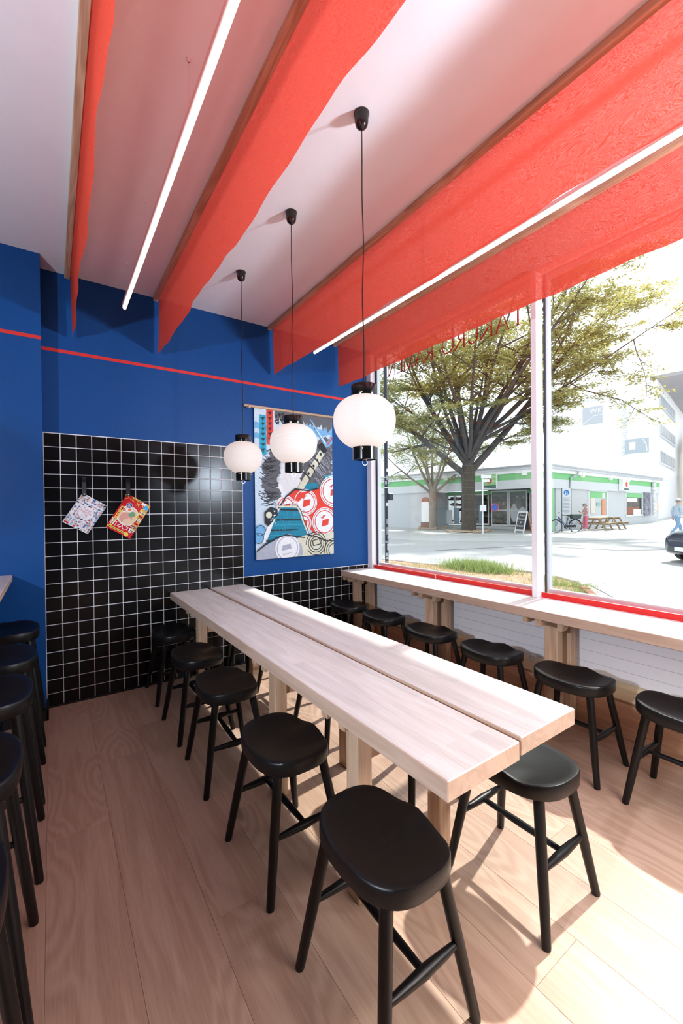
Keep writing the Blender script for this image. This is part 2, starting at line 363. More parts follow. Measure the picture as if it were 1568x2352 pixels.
# walls outside the view
tag(build('wall_side', G().box(-4.35, -4.2, -3.6, 3.7, 0, HC), blue), kind='structure')
tag(build('wall_front', G().box(-4.2, 3.02, -3.75, -3.6, 0, HC), blue), kind='structure')
# ---------------------------------------------------------------- window wall
wwr = tag(build('wall_right', G().box(2.945, 3.06, -3.6, 3.722, 0, 0.765).box(2.96, 3.06, -3.6, 3.722, 3.135, HC), white_paint), kind='structure')
for j in range(6):
    z0 = 0.315 + 0.0765 * j
    build('board', G().box(2.930, 2.946, -2.0, 3.714, z0, min(z0 + .0750, .766), bev=0.0012), board_white, wwr)
tag(build('trim_1', G().box(2.875, 2.945, -2.0, 3.70, 0.215, 0.325, bev=0.018), ledge_m), kind='structure')
tag(build('trim_2', G().box(2.868, 2.945, -2.0, 3.70, 0.0, 0.214, bev=0.003), kick_m), kind='structure')
tag(build('trim_3', G().box(2.872, 2.885, 1.70, 1.745, 0.30, 0.345, bev=.003), alu, None), kind='structure')
tag(build('trim_8', G().box(3.06, 3.50, -3.6, 6.0, 3.42, 3.60), mat('blocker_grey', (.5, .5, .5), .8)), kind='structure')  # unseen slab added outside to keep the sun off most of the table
def window(name, y0, y1, z0=0.795, z1=3.125):
    w = 0.030
    f = tag(build(name, G().box(2.995, 3.035, y0, y0 + w, z0, z1).box(2.995, 3.035, y1 - w, y1, z0, z1).box(2.995, 3.035, y0 + w, y1 - w, z0, z0 + w).box(2.995, 3.035, y0 + w, y1 - w, z1 - w, z1), alu), kind='structure')
    g = .010
    build('gasket', G().box(2.986, 2.994, y0, y0 + g, z0, z1).box(2.986, 2.994, y1 - g, y1, z0, z1), gasket, f)
    build('pane', G().box(3.010, 3.018, y0 + w - .004, y1 - w + .004, z0 + w - .004, z1 - w + .004), glass, f)
    return f
w1 = window('window_1', 1.742, 3.635); w2 = window('window_2', -0.22, 1.690); tag(build('wall_right_front', G().box(2.945, 3.06, -3.6, -0.26, 0.765, HC), white_paint), kind='structure')  # unseen stretch of window wall, made solid to cut sun and sky light
for i, y in enumerate((1.695, -0.265)):
    tag(build('trim_%d' % (4 + i), G().box(2.900, 2.985, y, y + .045, 0.765, 3.135, bev=.003), frame_white), kind='structure')
tag(build('trim_7', G().box(2.93, 3.03, 3.645, 3.722, 0.765, 3.135, bev=.003), frame_white), kind='structure')
# lettering on the pane, read from the street: serif strokes
def serif_word(g, word, y0, h, zb, adv_f, xg):
    TH, TN = 0.105, 0.05
    def st(px, x0, z0, x1, z1, t):
        dx, dz = x1 - x0, z1 - z0; L = math.hypot(dx, dz); nx, nz = -dz / L * t / 2, dx / L * t / 2
        pts = [(x0 + nx, z0 + nz), (x1 + nx, z1 + nz), (x1 - nx, z1 - nz), (x0 - nx, z0 - nz)]
        g.prism(pts, lambda a, b, t_: (xg + t_, y0 + (px + a) * h, zb + b * h), 0, .0012)
    def arc(px, cx, cz, rx, rz, a0, a1, t):
        for i in range(12):
            p, q = math.radians(a0 + (a1 - a0) * i / 12), math.radians(a0 + (a1 - a0) * (i + 1) / 12)
            tt = t * (.45 + .55 * abs(math.cos((p + q) / 2)))
            st(px, cx + rx * math.cos(p), cz + rz * math.sin(p), cx + rx * math.cos(q), cz + rz * math.sin(q), tt)
    x = 0
    for ch in word:
        sf = lambda c, z=0.0: st(x, c - .14, z + (.012 if z == 0 else -.012), c + .14, z + (.012 if z == 0 else -.012), .03)
        if ch == 'T': st(x, .4, 0, .4, 1, TH); st(x, .0, .97, .8, .97, TN); sf(.4); st(x, .02, .82, .02, 1, TN); st(x, .78, .82, .78, 1, TN); w = .8
        elif ch == 'A': st(x, .05, 0, .42, 1, TN); st(x, .42, 1, .82, 0, TH); st(x, .2, .36, .66, .36, TN); sf(.05); sf(.82); w = .88
        elif ch == 'K': st(x, .14, 0, .14, 1, TH); sf(.14); sf(.14, 1); st(x, .16, .5, .68, 1, TN); st(x, .3, .58, .92, 0, TH); sf(.68, 1); w = .85
        elif ch == 'U': st(x, .12, .3, .12, 1, TH); st(x, .74, .3, .74, 1, TN); arc(x, .43, .32, .31, .32, 180, 360, TH); sf(.12, 1); sf(.74, 1); w = .85
        elif ch == 'R': st(x, .14, 0, .14, 1, TH); sf(.14); arc(x, .3, .75, .27, .23, -90, 90, TH); st(x, .1, .98, .32, .98, TN); st(x, .14, .52, .32, .52, TN); st(x, .34, .52, .84, 0, TH); w = .8
        elif ch == 'O': arc(x, .5, .5, .45, .5, 0, 360, TH); w = 1.0
        elif ch == 'M': st(x, .1, 0, .16, 1, TN); st(x, .16, 1, .52, 0, TH); st(x, .52, 0, .88, 1, TN); st(x, .88, 1, .94, 0, TH); sf(.1); sf(.94); w = 1.05
        elif ch == 'E': st(x, .12, 0, .12, 1, TH); st(x, .04, .02, .6, .02, TN); st(x, .12, .5, .5, .5, TN); st(x, .04, .98, .58, .98, TN); st(x, .6, .0, .62, .16, TN); w = .66
        elif ch == 'N': st(x, .12, 0, .12, 1, TN); st(x, .12, 1, .78, 0, TH); st(x, .78, 0, .78, 1, TN); sf(.12); sf(.78, 1); w = .9
        x += w + adv_f
    return y0 + x * h
gl = G(); ye = serif_word(gl, 'TAKURO', 1.855, 0.148, 2.848, 0.10, 3.0185); serif_word(gl, 'RAMEN', 2.79, 0.148, 2.848, 0.06, 3.0185)
lt = build('lettering', gl, mat('red_vinyl', (0.62, 0.01, 0.02), 0.5), w1)
# ---------------------------------------------------------------- window counter
t = thing('window_counter', (2.743, 1.2, 0), 'long narrow limed wood counter running under the shop window', 'counter')
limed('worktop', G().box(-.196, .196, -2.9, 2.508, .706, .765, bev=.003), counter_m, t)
for y in (3.50, 2.455, 1.40, 0.35, -0.8):
    yl = y - 1.2
    build('post', G().box(-.131, -.068, yl, yl + .085, 0, .662, bev=.003), oak_z, t)
    build('post', G().box(.03, .10, yl, yl + .085, 0, .662, bev=.003), oak_z, t)
    build('joist', G().box(-.165, .115, yl + .085, yl + .13, .655, .706, bev=.002), oak_x, t)
    build('joist', G().box(-.165, .115, yl + .18, yl + .215, .662, .706, bev=.002), oak_x, t)
    build('stretcher', G().box(-.075, .03, yl + .02, yl + .06, .26, .32, bev=.002), oak_x, t)
    br = G().prism([(0, .706), (.05, .706), (.03, .645), (0, .645)], lambda a, b, tt: (-.131 + .063 * tt, yl - a, b), 0, 1); build('bracket', br, oak_z, t)
# red angle along its back edge
t = thing('red_steel_band', (2.940, 1.2, 0.765), 'red painted steel band bolted along the back edge of the window counter', 'rail')
build('band', G().box(-.001, .004, -2.9, 2.44, .0, .038), steel_red, t)
for y in (3.63, 2.72, 1.695, 0.66):
    for z in (.010, .028): build('bolt', G().lathe([(.0075, 0), (.006, .003), (.0, .004)], 10).__class__().add([(-.001 - v[2], v[1] + y - 1.2, v[0] + z) for v in G().lathe([(.0078, 0), (.006, .003), (.0005, .004)], 10).v], G().lathe([(.0078, 0), (.006, .003), (.0005, .004)], 10).f), bolt_m, t)
# ---------------------------------------------------------------- long table of two boards
t = thing('long_table', (1.133, 2.2, 0), 'long limed wood table of two thick boards with a gap, mid room', 'table')
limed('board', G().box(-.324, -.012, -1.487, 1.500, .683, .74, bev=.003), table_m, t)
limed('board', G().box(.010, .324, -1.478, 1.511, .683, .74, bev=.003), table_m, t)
for y in (0.80, 1.20, 1.875, 3.17):
    yl = y - 2.2
    if y > 1:
        for x in (-.243, .180): build('post', G().box(x, x + .066, yl, yl + .072, 0, .636, bev=.003), oak_z, t)
        build('stretcher', G().box(-.177, .180, yl + .016, yl + .056, .50, .56, bev=.002), oak_x, t)
        build('joist', G().box(-.292, .292, yl + .012, yl + .052, .636, .683, bev=.002), oak_x, t)
        build('joist', G().box(-.292, .292, yl + .125, yl + .165, .636, .683, bev=.002), oak_x, t)
    else:
        build('joist', G().box(-.270, .270, yl + .07, yl + .11, .636, .683, bev=.002), oak_x, t)
# ---------------------------------------------------------------- stools
def seat_geo(a=.152, b=.202, th=.050, n=44, rings=9):
    g = G(); V = []; Q = []
    def out(t, s):
        c, sn = math.cos(t), math.sin(t); e = 2 / 2.7
        return (a * s * math.copysign(abs(c) ** e, c), b * s * math.copysign(abs(sn) ** e, sn))
    def top(x, y):
        r2 = min(1, (x / a) ** 2 + (y / b) ** 2)
        z = .020 * (abs(y) / b) ** 2.2 - .014 * (1 - r2)
        z += .018 * math.exp(-(y / .055) ** 2) * max(0, x / a - .1) - .006 * math.exp(-((abs(y) - .095) / .04) ** 2) * max(0, x / a)
        z += .008 * max(0, -x / a) ** 2 * (1 - (y / b) ** 2)
        return z
    V.append((0, 0, top(0, 0)))
    for i in range(1, rings + 1):
        s = i / rings * .955
        for j in range(n): x, y = out(2 * PI * j / n, s); V.append((x, y, top(x, y)))
    for (s, dz) in ((.985, -.0025), (1.0, -.010), (.998, None), (.975, None)):
        for j in range(n):
            x, y = out(2 * PI * j / n, s); zt = top(x, y)
            z = zt + dz if dz is not None else (-th + .012 * (abs(y) / b) ** 2 + (.006 if s > .99 else 0))
            V.append((x, y, z))
    V.append((0, 0, -th)); tot = rings + 4
    for j in range(n): Q.append((0, 1 + j, 1 + (j + 1) % n))
    for i in range(tot - 1):
        for j in range(n): Q.append((1 + i * n + j, 1 + (i + 1) * n + j, 1 + (i + 1) * n + (j + 1) % n, 1 + i * n + (j + 1) % n))
    for j in range(n): Q.append((len(V) - 1, 1 + (tot - 1) * n + (j + 1) % n, 1 + (tot - 1) * n + j))
    return g.add(V, Q)
def make_stool(name, label, H, group, zs):
    """seat long axis = local y, the raised pommel points to local +x"""
    t = thing(name, (0, 0, 0), label, 'stool', group)
    build('seat', seat_geo(), black_wood, t, smooth=50, loc=(0, 0, H - .012))
    P = {}
    for sx in (-1, 1):
        for sy in (-1, 1):
            a = Vector((sx * .168, sy * .200, 0)); b = Vector((sx * .098, sy * .135, H - .05)); P[(sx, sy)] = (a, b)
            build('leg', G().tube([a, a + (b - a) * .02, a + (b - a) * .5, b], [.0135, .0150, .0180, .0185], 14), black_wood, t, smooth=40)
    def at(sx, sy, z): a, b = P[(sx, sy)]; return a + (b - a) * (z / b.z)
    ends = []
    for sy in (-1, 1):
        p, q = at(-1, sy, zs), at(1, sy, zs)
        build('stretcher', G().tube([p, p.lerp(q, .2), p.lerp(q, .5), p.lerp(q, .8), q], [.009, .0125, .0165, .0125, .009], 12), black_wood, t, smooth=40); ends.append(p.lerp(q, .5))
    build('crossbar', G().tube([ends[0], ends[0].lerp(ends[1], .5), ends[1]], [.010, .0135, .010], 12), black_wood, t, smooth=40)
    return t
GS = 'black saddle stools along the aisle side of the table'
base = make_stool('saddle_stool', '', .485, '', .215)
first = [True]
def stool(x, y, rz, label, group):
    o = base if first[0] else copy_tree(base); first[0] = False
    o.location = (x, y, 0); o.rotation_euler = (0, 0, rz); o['label'] = label; o['group'] = group
for y, lb, da in ((.945, 'black saddle stool closest to the camera, at the aisle side of the long table end', 0.0), (1.575, 'black saddle stool on the aisle side of the table, second from its near end', .03), (2.275, 'black saddle stool on the aisle side of the table, middle one of the five', -.03), (2.845, 'black saddle stool on the aisle side of the table, second from the tiled wall', .02), (3.475, 'black saddle stool on the aisle side of the table, against the tiled wall', 0)):
    stool(.785, y, da, lb, GS)
for y, lb, da in ((.935, 'black saddle stool with shiny sunlit seat under the table end on the window side', PI), (1.56, 'black stool, window side of the table, second from its near end, only legs showing', PI + .03), (2.25, 'black stool, window side of the table, middle of five, only legs showing', PI), (2.86, 'black stool, window side of the table, second from the tiled wall', PI - .03), (3.46, 'black stool on the window side of the table, hard by the tiled wall', PI)):
    stool(1.463, y, da, lb, 'black saddle stools on the window side of the table')
for y, lb in ((3.38, 'black saddle stool at the window counter, farthest one in the corner by the tiles'), (2.85, 'black saddle stool at the window counter, second from the tiled corner'), (2.285, 'black saddle stool at the window counter, third from the tiled corner'), (1.742, 'black saddle stool at the window counter, third from the right picture edge'), (1.205, 'black saddle stool at the window counter, whole one beyond the table end'), (.68, 'black saddle stool at the window counter, cut off by the right picture edge')):
    stool(2.415, y, 0.0, lb, 'black saddle stools at the window counter')
bar = make_stool('bar_stool', '', .70, '', .32)
for i, (y, lb) in enumerate(((3.32, 'tall black bar stool beside the blue pier, farthest of the left row'), (2.71, 'tall black bar stool in the left row, second from the blue pier'), (2.19, 'tall black bar stool in the left row, third from the blue pier'), (1.60, 'tall black bar stool in the left row, fourth from the blue pier'), (1.08, 'tall black bar stool at the left picture edge, nearest of its row'))):
    o = bar if i == 0 else copy_tree(bar)
    o.location = (-.222 - (.012 if i > 2 else 0), y, 0); o.rotation_euler = (0, 0, PI); o['label'] = lb; o['group'] = 'tall black bar stools along the high table'
# ---------------------------------------------------------------- high bar table at the left
t = thing('bar_table', (-.56, 2.0, 0), 'high limed wood bar table whose corner meets the blue pier at the left edge', 'table')
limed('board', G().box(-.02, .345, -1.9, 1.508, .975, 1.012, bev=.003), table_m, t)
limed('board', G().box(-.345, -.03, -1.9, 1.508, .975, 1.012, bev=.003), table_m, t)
for y in (1.40, .1, -1.2):
    build('joist', G().box(-.32, .318, y - .02, y + .03, .935, .975, bev=.006), oak_x, t)
    for x in (-.27, .03): build('post', G().box(x, x + .06, y - .08, y - .02, 0, .975, bev=.003), oak_z, t)
# ---------------------------------------------------------------- red banners on battens
def banner(x, lean, y0, label, seed, bx, drop=.465):
    rr = random.Random(seed); t = thing('ceiling_banner', (x, 0, HC), label, 'banner', 'red cloth banners under the ceiling')
    build('batten', G().box(bx - x, bx - x + .034, -2.4, 3.71, -.032, 0, bev=.002), spruce, t)
    ny, nz = 220, 12; V = []; Q = []
    ph = [rr.uniform(0, 6.28) for _ in range(8)]; xo = bx - x + .036
    for i in range(ny + 1):
        y = y0 + (3.665 - y0) * i / ny
        sag = .003 * math.sin(y * 4.1 + ph[0]) + .0025 * math.sin(y * 9.7 + ph[1]) + .0025 * math.sin(y * 23 + ph[2])
        fold = .5 + .5 * math.sin(y * 3.0 + ph[3]) * math.sin(y * 1.3 + ph[4])
        for j in range(nz + 1):
            u = j / nz
            dx = lean * u + u * u * (.006 * math.sin(y * 5.2 + ph[5]) + .004 * math.sin(y * 12.3 + ph[6])) + u * .0025 * math.sin(y * 31 + ph[7] + 2 * u) * fold
            V.append((xo + dx, y, -.004 - u * (drop + sag)))
        # hem roll
    m = nz + 1
    for i in range(ny):
        for j in range(nz): Q.append((i * m + j, i * m + j + 1, (i + 1) * m + j + 1, (i + 1) * m + j))
    c = build('cloth', G().add(V, Q), cloth_m, t, smooth=180)
    return t
banner(.139, .010, -1.6, 'narrow looking red cloth banner at the left, seen almost edge on', 1, .100)
banner(.745, .0, -1.6, 'red cloth banner in the middle of the ceiling, left of the pendant lamps', 2, .708)
banner(1.765, .0, -1.6, 'wide red cloth banner right of the lamp cords with a light tube before it', 3, 1.725)
banner(2.515, .0, -1.6, 'red sheer cloth banner nearest the window, hanging over the lettering', 4, 2.474)
# ---------------------------------------------------------------- LED tubes
def led(x, label, yw):
    t = thing('light_tube', (x, 0, 2.918), label, 'lamp', 'slim light tubes between the banners')
    build('tube', G().tube([(0, -1.6, 0), (0, 3.44, 0)], .0125, 14), led_m, t, smooth=60)
    build('rail', G().box(-.017, .017, -1.6, 3.44, .009, .030, bev=.003), rail_m, t)
    build('end_cap', G().tube([(0, 3.44, .004), (0, 3.452, .004)], [.0135, .010], 14), mat('tube_cap', (.85, .72, .66), .4), t, smooth=50)
    for y in yw:
        build('wire', G().tube([(0, y, .034), (0, y, HC - 2.918)], .0009, 5, cap=False), rail_m, t)
        build('ceiling_cup', G().lathe([(.003, -.014), (.008, -.008), (.0095, 0)], 12, c=(0, y, HC - 2.918)), rail_m, t, smooth=50)
led(.461, 'glowing slim light tube between the two left banners', (3.304, 2.581, 1.678, .6))
led(2.085, 'glowing slim light tube before the banner nearest the window', (3.2, 2.3, 1.4, .5))
# ---------------------------------------------------------------- pendant lanterns
def pendant(x, y, label, seed):
    rr = random.Random(seed)
    t = thing('paper_lantern', (x, y, HC), label, 'lamp', 'white paper lantern pendants over the table')
    build('ceiling_cup', G().lathe([(.0355, 0), (.0352, -.004), (.031, -.012), (.030, -.035), (.026, -.052), (.016, -.063), (.004, -.068)][::-1], 24), black_pl, t, smooth=60)
    zt = 1.977 - HC; zz = [-.066 + (zt + .066) * i / 16 for i in range(17)]
    build('cord', G().tube([(.004 * math.sin(i * .9 + seed) * (1 if 0 < i < 16 else 0) * math.sin(PI * i / 16), .003 * math.sin(i * .7 + seed) * math.sin(PI * i / 16), z) for i, z in enumerate(zz)], .0028, 7), black_pl, t, smooth=60)
    z0, z1 = 1.700 - HC, 1.926 - HC
    build('upper_cap', G().lathe([(.0565, z1 - .004), (.058, z1), (.058, zt - .003), (.056, zt), (.004, zt + .001)], 36), black_gl, t, smooth=40)
    zb = 1.645 - HC
    build('lower_cap', G().lathe([(.002, zb + .004), (.050, zb + .004), (.050, zb), (.0535, zb), (.0535, z0 + .002), (.050, z0 + .005)], 36), black_gl, t, smooth=40)
    prof = []; nr = 27
    for i in range(nr * 4 + 1):
        u = i / (nr * 4); a = 2 * u ** 1.06 - 1
        r = .0535 + .0845 * (1 - abs(a) ** 2.35) ** .70 if abs(a) < 1 else .0535
        r *= 1 + .03 * (u - .45)
        r += .0011 * abs(math.sin(PI * i / 4))
        prof.append((r, z0 + (z1 - z0) * u))
    sh = build('paper_shade', G().lathe(prof, 64), paper, t, smooth=180)
    for zc in (z1 + .008, z0 - .010):
        for k in range(3):
            a = 2 * PI * k / 3 + PI * 1.23; r = .0585 if zc > z0 else .0540
            build('stud', G().ball((r * math.cos(a), r * math.sin(a), zc), .0042, 8, 6), brass, t, smooth=180)
    build('ring', G().tube([(.0125 * math.cos(2 * PI * k / 20 + PI / 2), 0, zb - .012 + .0125 * math.sin(2 * PI * k / 20 + PI / 2)) for k in range(21)], .0014, 6), chrome, t, smooth=60)
    build('ring_plate', G().lathe([(.002, zb + .0), (.012, zb + .001), (.012, zb + .004)], 14), brass, t, smooth=40)
    d = bpy.data.lights.new('bulb', 'POINT'); d.energy = 0.32; d.color = (1, .80, .60); d.shadow_soft_size = .03
    o = bpy.data.objects.new('bulb', d); COL.objects.link(o); o.parent = t; o.location = (0, 0, 1.80 - HC)
pendant(1.155, 1.483, 'white paper lantern with black caps, nearest and largest of the three', 1)
pendant(1.187, 2.208, 'white paper lantern with black caps, the middle one, hanging before the print', 2)
pendant(1.173, 2.967, 'white paper lantern with black caps, farthest and smallest, close to the tiled wall', 3)
# ---------------------------------------------------------------- printed cloth on the right part of the back wall
t = thing('wall_hanging', (1.574, 3.70, .953), 'printed cloth hanging of red, teal and cream shapes on the blue wall', 'wall hanging')
PWd, PH = .875, 1.452
P_ = lambda u, v, d: (u * PWd, -.0012 * d - .006 * math.sin(3 * u + 1) * (1 - v) - .004 * math.sin(9 * u) * (1 - v), v * PH)
def ink(name, col): return mat('ink_' + name, col, .85, var=.10, scale=40)
inks = [ink('pale', (.56, .67, .76)), ink('sky', (.17, .42, .68)), ink('black', (.028, .028, .032)), ink('red', (.70, .055, .035)), ink('white', (.80, .82, .84)), ink('teal', (.015, .21, .32)), ink('cream', (.66, .66, .52)), ink('grey', (.40, .42, .50)), ink('dark', (.12, .125, .14)), ink('cyan', (.03, .36, .52))]
cg = G(); nu, nv = 24, 30
cg.add([P_(i / nu, j / nv, 0) for j in range(nv + 1) for i in range(nu + 1)], [(j * (nu + 1) + i, j * (nu + 1) + i + 1, (j + 1) * (nu + 1) + i + 1, (j + 1) * (nu + 1) + i) for j in range(nv) for i in range(nu)])
cl = build('cloth', cg, inks[0], t, smooth=180)
pg = G()
def clip(poly):
    for ax, lim, sg in ((0, .002, 1), (0, .998, -1), (1, .002, 1), (1, .998, -1)):
        out = []
        for i in range(len(poly)):
            a, b = poly[i - 1], poly[i]; ia, ib = sg * (a[ax] - lim) >= 0, sg * (b[ax] - lim) >= 0
            if ia != ib:
                k = (lim - a[ax]) / (b[ax] - a[ax]); out.append((a[0] + (b[0] - a[0]) * k, a[1] + (b[1] - a[1]) * k))
            if ib: out.append(b)
        poly = out
        if not poly: return []
    return poly
def shp(poly, mi, d):
    poly = clip(poly)
    if len(poly) > 2: pg.face([P_(u, v, d) for u, v in poly], mi)
def stroke(pts, w, mi, d):
    for (a, b) in zip(pts[:-1], pts[1:]):
        dx, dy = b[0] - a[0], (b[1] - a[1]) * PH / PWd; L = math.hypot(dx, dy) or 1; nx, ny = -dy / L * w / 2, dx / L * w / 2 * PWd / PH
        shp([(a[0] + nx, a[1] + ny), (b[0] + nx, b[1] + ny), (b[0] - nx, b[1] - ny), (a[0] - nx, a[1] - ny)], mi, d)
def ring(cx, cy, r, w, mi, d, a0=0, a1=360):
    n = 30; stroke([(cx + r * math.cos(math.radians(a0 + (a1 - a0) * i / n)), cy + r * PWd / PH * math.sin(math.radians(a0 + (a1 - a0) * i / n))) for i in range(n + 1)], w, mi, d)
def disc(cx, cy, r, mi, d): shp(circle(cx, cy, r, 30, r * PWd / PH), mi, d)
pr_ = random.Random(21)
wave = lambda x, k, p: .012 * math.sin(k * x + p)
for (va, vb, ua, ub) in ((.885, .845, 0, .2), (.815, .78, 0, .2), (.905, .85, .62, 1)):      # streaks of sky
    n = 10; shp([(ua + (ub - ua) * i / n, va + wave(i, .7, va)) for i in range(n + 1)] + [(ub - (ub - ua) * i / n, vb + wave(i, .8, vb)) for i in range(n + 1)], 1, 1)
top = [(.24 + .76 * i / 46, .955 - .030 * i / 46 - pr_.uniform(0, .055)) for i in range(47)]      # dark leaves along the top
shp([(.24, .985), (1.0, .995)] + top[::-1], 8, 1)
for i in range(40): u = pr_.uniform(.22, .5); v = pr_.uniform(.90, .97); shp([(u, v), (u + .03, v + .01), (u + .02, v - .014)], 2, 2)
def mass(cx, cy, rx, ry, n, mi, d, jag):
    shp([(cx + rx * (1 + pr_.uniform(-jag, jag)) * math.cos(2 * PI * i / n), cy + ry * (1 + pr_.uniform(-jag, jag)) * math.sin(2 * PI * i / n)) for i in range(n)], mi, d)
shp([(.27, .37), (.33, .42), (.48, .445), (.60, .50), (.60, .62), (.48, .70), (.34, .66), (.28, .52)], 4, 1)   # plain pale field
for c in ((.20, .60, .11, .075), (.17, .50, .10, .055), (.22, .43, .09, .045), (.26, .70, .09, .07)): mass(*c, 40, 8, 2, .16)
for i in range(46):
    a = pr_.uniform(.36, .74); u = pr_.uniform(.16, .30); stroke([(u, a), (u - .07, a - .012), (u - .13, a + pr_.uniform(-.02, .025))], .006, 2, 3)
for c in ((.80, .62, .20, .10), (.90, .74, .13, .10), (.72, .54, .16, .07), (.93, .52, .09, .05)): mass(*c, 46, 8, 2, .10)
for i in range(70):
    u = pr_.uniform(.62, 1.0); v = pr_.uniform(.50, .80); stroke([(u, v), (u + .05, v - .02), (u + .09, v - .055)], .005, 7 if i % 3 else 2, 3)
shp([(.68, .965), (.72, .945), (.92, .80), (.905, .765), (.83, .83)], 1, 4); shp([(.70, .945), (.905, .80), (.90, .79), (.80, .865)], 4, 5)     # blue wedge shapes
shp([(1.0, .875), (1.0, .80), (.92, .765), (.905, .785)], 1, 4); stroke([(1.0, .845), (.93, .79)], .016, 3, 5)
shp([(.50, .46), (.58, .455), (.90, .735), (.84, .765)], 6, 6)                                              # cream diagonal band with dots
for (u, v) in ((.83, .715), (.78, .672), (.73, .63), (.66, .575)): disc(u, v, .016, 2, 7)
for (u, v) in ((.75, .69), (.69, .635), (.62, .58)): stroke([(u - .02, v), (u + .04, v - .025), (u + .06, v - .05)], .016, 2, 7)
shp([(.78, .775), (.85, .80), (.93, .745), (.87, .72)], 2, 7)
shp([(.55, .455), (.62, .50), (.76, .515), (.80, .49), (.72, .46), (.62, .445)], 5, 5); shp([(.88, .56), (1, .58), (1, .52), (.92, .51)], 9, 5)
rd = [(.27, .335), (.36, .41), (.48, .465), (.66, .455), (.80, .475), (.90, .54), (1.0, .56), (1.0, .10), (.72, .16), (.63, .22), (.55, .33)]
shp(rd, 3, 6)                                                                                               # red field with roundels
for (cx, cy, r) in ((.62, .375, .135), (1.0, .455, .17), (.875, .235, .155), (.36, .345, .11), (.58, .23, .10)):
    disc(cx, cy, r, 4, 7); ring(cx, cy, r * .86, .010, 3, 8); ring(cx, cy, r * 1.08, .010, 4, 8)
    shp([(cx - .04, cy - .035), (cx + .05, cy - .022), (cx + .06, cy + .022), (cx - .03, cy + .012)], 3, 9); stroke([(cx - .05, cy + .03), (cx + .01, cy + .045)], .012, 3, 9); stroke([(cx - .01, cy + .05), (cx - .03, cy + .02)], .010, 3, 9)
stroke([(.27, .335), (.36, .41), (.48, .465), (.66, .455), (.80, .475)], .016, 2, 10)
shp([(.22, .335), (.28, .325), (.12, .11), (.06, .11)], 4, 10)
shp([(.30, .345), (.50, .335), (.56, .27), (.66, .12), (.10, .09), (.20, .23)], 5, 11)                         # teal laced field
for k in range(7):
    v = .325 - .034 * k; stroke([(.29 - .030 * k, v), (.53 + .012 * k, v - .004)], .007 if k % 2 else .018, 2 if k % 2 == 0 else 9, 12)
for i in range(150): u = pr_.uniform(.2, .6); v = pr_.uniform(.12, .33); stroke([(u, v), (u + .008, v - .014)], .004, 9, 12)
stroke([(.24, .345), (.50, .345), (.54, .31), (.58, .24), (.66, .13)], .018, 6, 13); stroke([(.24, .355), (.50, .355), (.55, .32), (.59, .25), (.67, .13)], .007, 2, 13)
shp([(.10, .31), (.17, .345), (.25, .33), (.26, .29), (.20, .25), (.14, .215), (.10, .24)], 2, 11); disc(.15, .29, .035, 6, 12)
for i in range(14): disc(.12 + .11 * pr_.random(), .235 + .09 * pr_.random(), .006, 4, 12)
for c in ((.05, .19, .06, .04), (.03, .14, .06, .035)): mass(*c, 18, 1, 10, .1); ring(c[0], c[1], .055, .006, 2, 11)
shp([(0, 0), (1, 0), (1, .16), (.86, .145), (.70, .155), (.55, .14), (.40, .10)], 6, 13)                          # cream mound with rings
for cx, cy in ((.75, .085), (1.0, .03)):
    for r in (.135, .105, .075): ring(cx, cy, r, .009, 2, 14)
shp([(.70, .105), (.79, .115), (.81, .08), (.71, .07)], 6, 15); stroke([(.70, .105), (.79, .115), (.81, .08), (.71, .07), (.70, .105)], .010, 2, 16)
stroke([(.63, .15), (.76, .13), (.88, .10), (1.0, .095)], .014, 2, 16)
shp([(0, 0), (.57, .01), (.56, .07), (.48, .13), (.36, .145), (.24, .13), (.10, .09), (0, .05)], 7, 15)             # grey mound
disc(.37, .065, .155, 4, 16); ring(.37, .065, .13, .010, 7, 17); shp([(.30, .05), (.42, .06), (.41, .095), (.31, .085)], 7, 17)
for k in range(6): stroke([(.30 + .02 * k, .03), (.33 + .018 * k, .015 + .004 * k)], .006, 7, 17)
stroke([(0, .055), (.10, .10), (.24, .14), (.36, .155), (.48, .14), (.60, .13)], .014, 2, 18)
shp([(.06, .945), (.135, .945), (.135, .685), (.06, .685)], 9, 3); shp([(.142, .985), (.222, .985), (.222, .755), (.142, .755)], 3, 3)   # two upright strips with brush marks
for (u0, v0, v1) in ((.098, .925, .70), (.182, .965, .775)):
    k = 0; v = v0
    while v > v1:
        for q in range(3): stroke([(u0 - .024 + .01 * q, v - .004 * q), (u0 + .022 - .006 * q, v + .003 - .006 * q)], .007, 2, 5)
        stroke([(u0, v + .008), (u0 - .002, v - .018)], .007, 2, 5); v -= .034
build('print', pg, inks, cl)
build('rod', G().tube([(-.10, -.008, PH - .012), (PWd + .02, -.008, PH - .012)], .0125, 12), oak_x, t, smooth=50)
for x in (-.060, PWd + .01): build('peg', G().tube([(x, .018, PH - .018), (x, -.045, PH - .030)], .011, 12), oak_x, t, smooth=50)
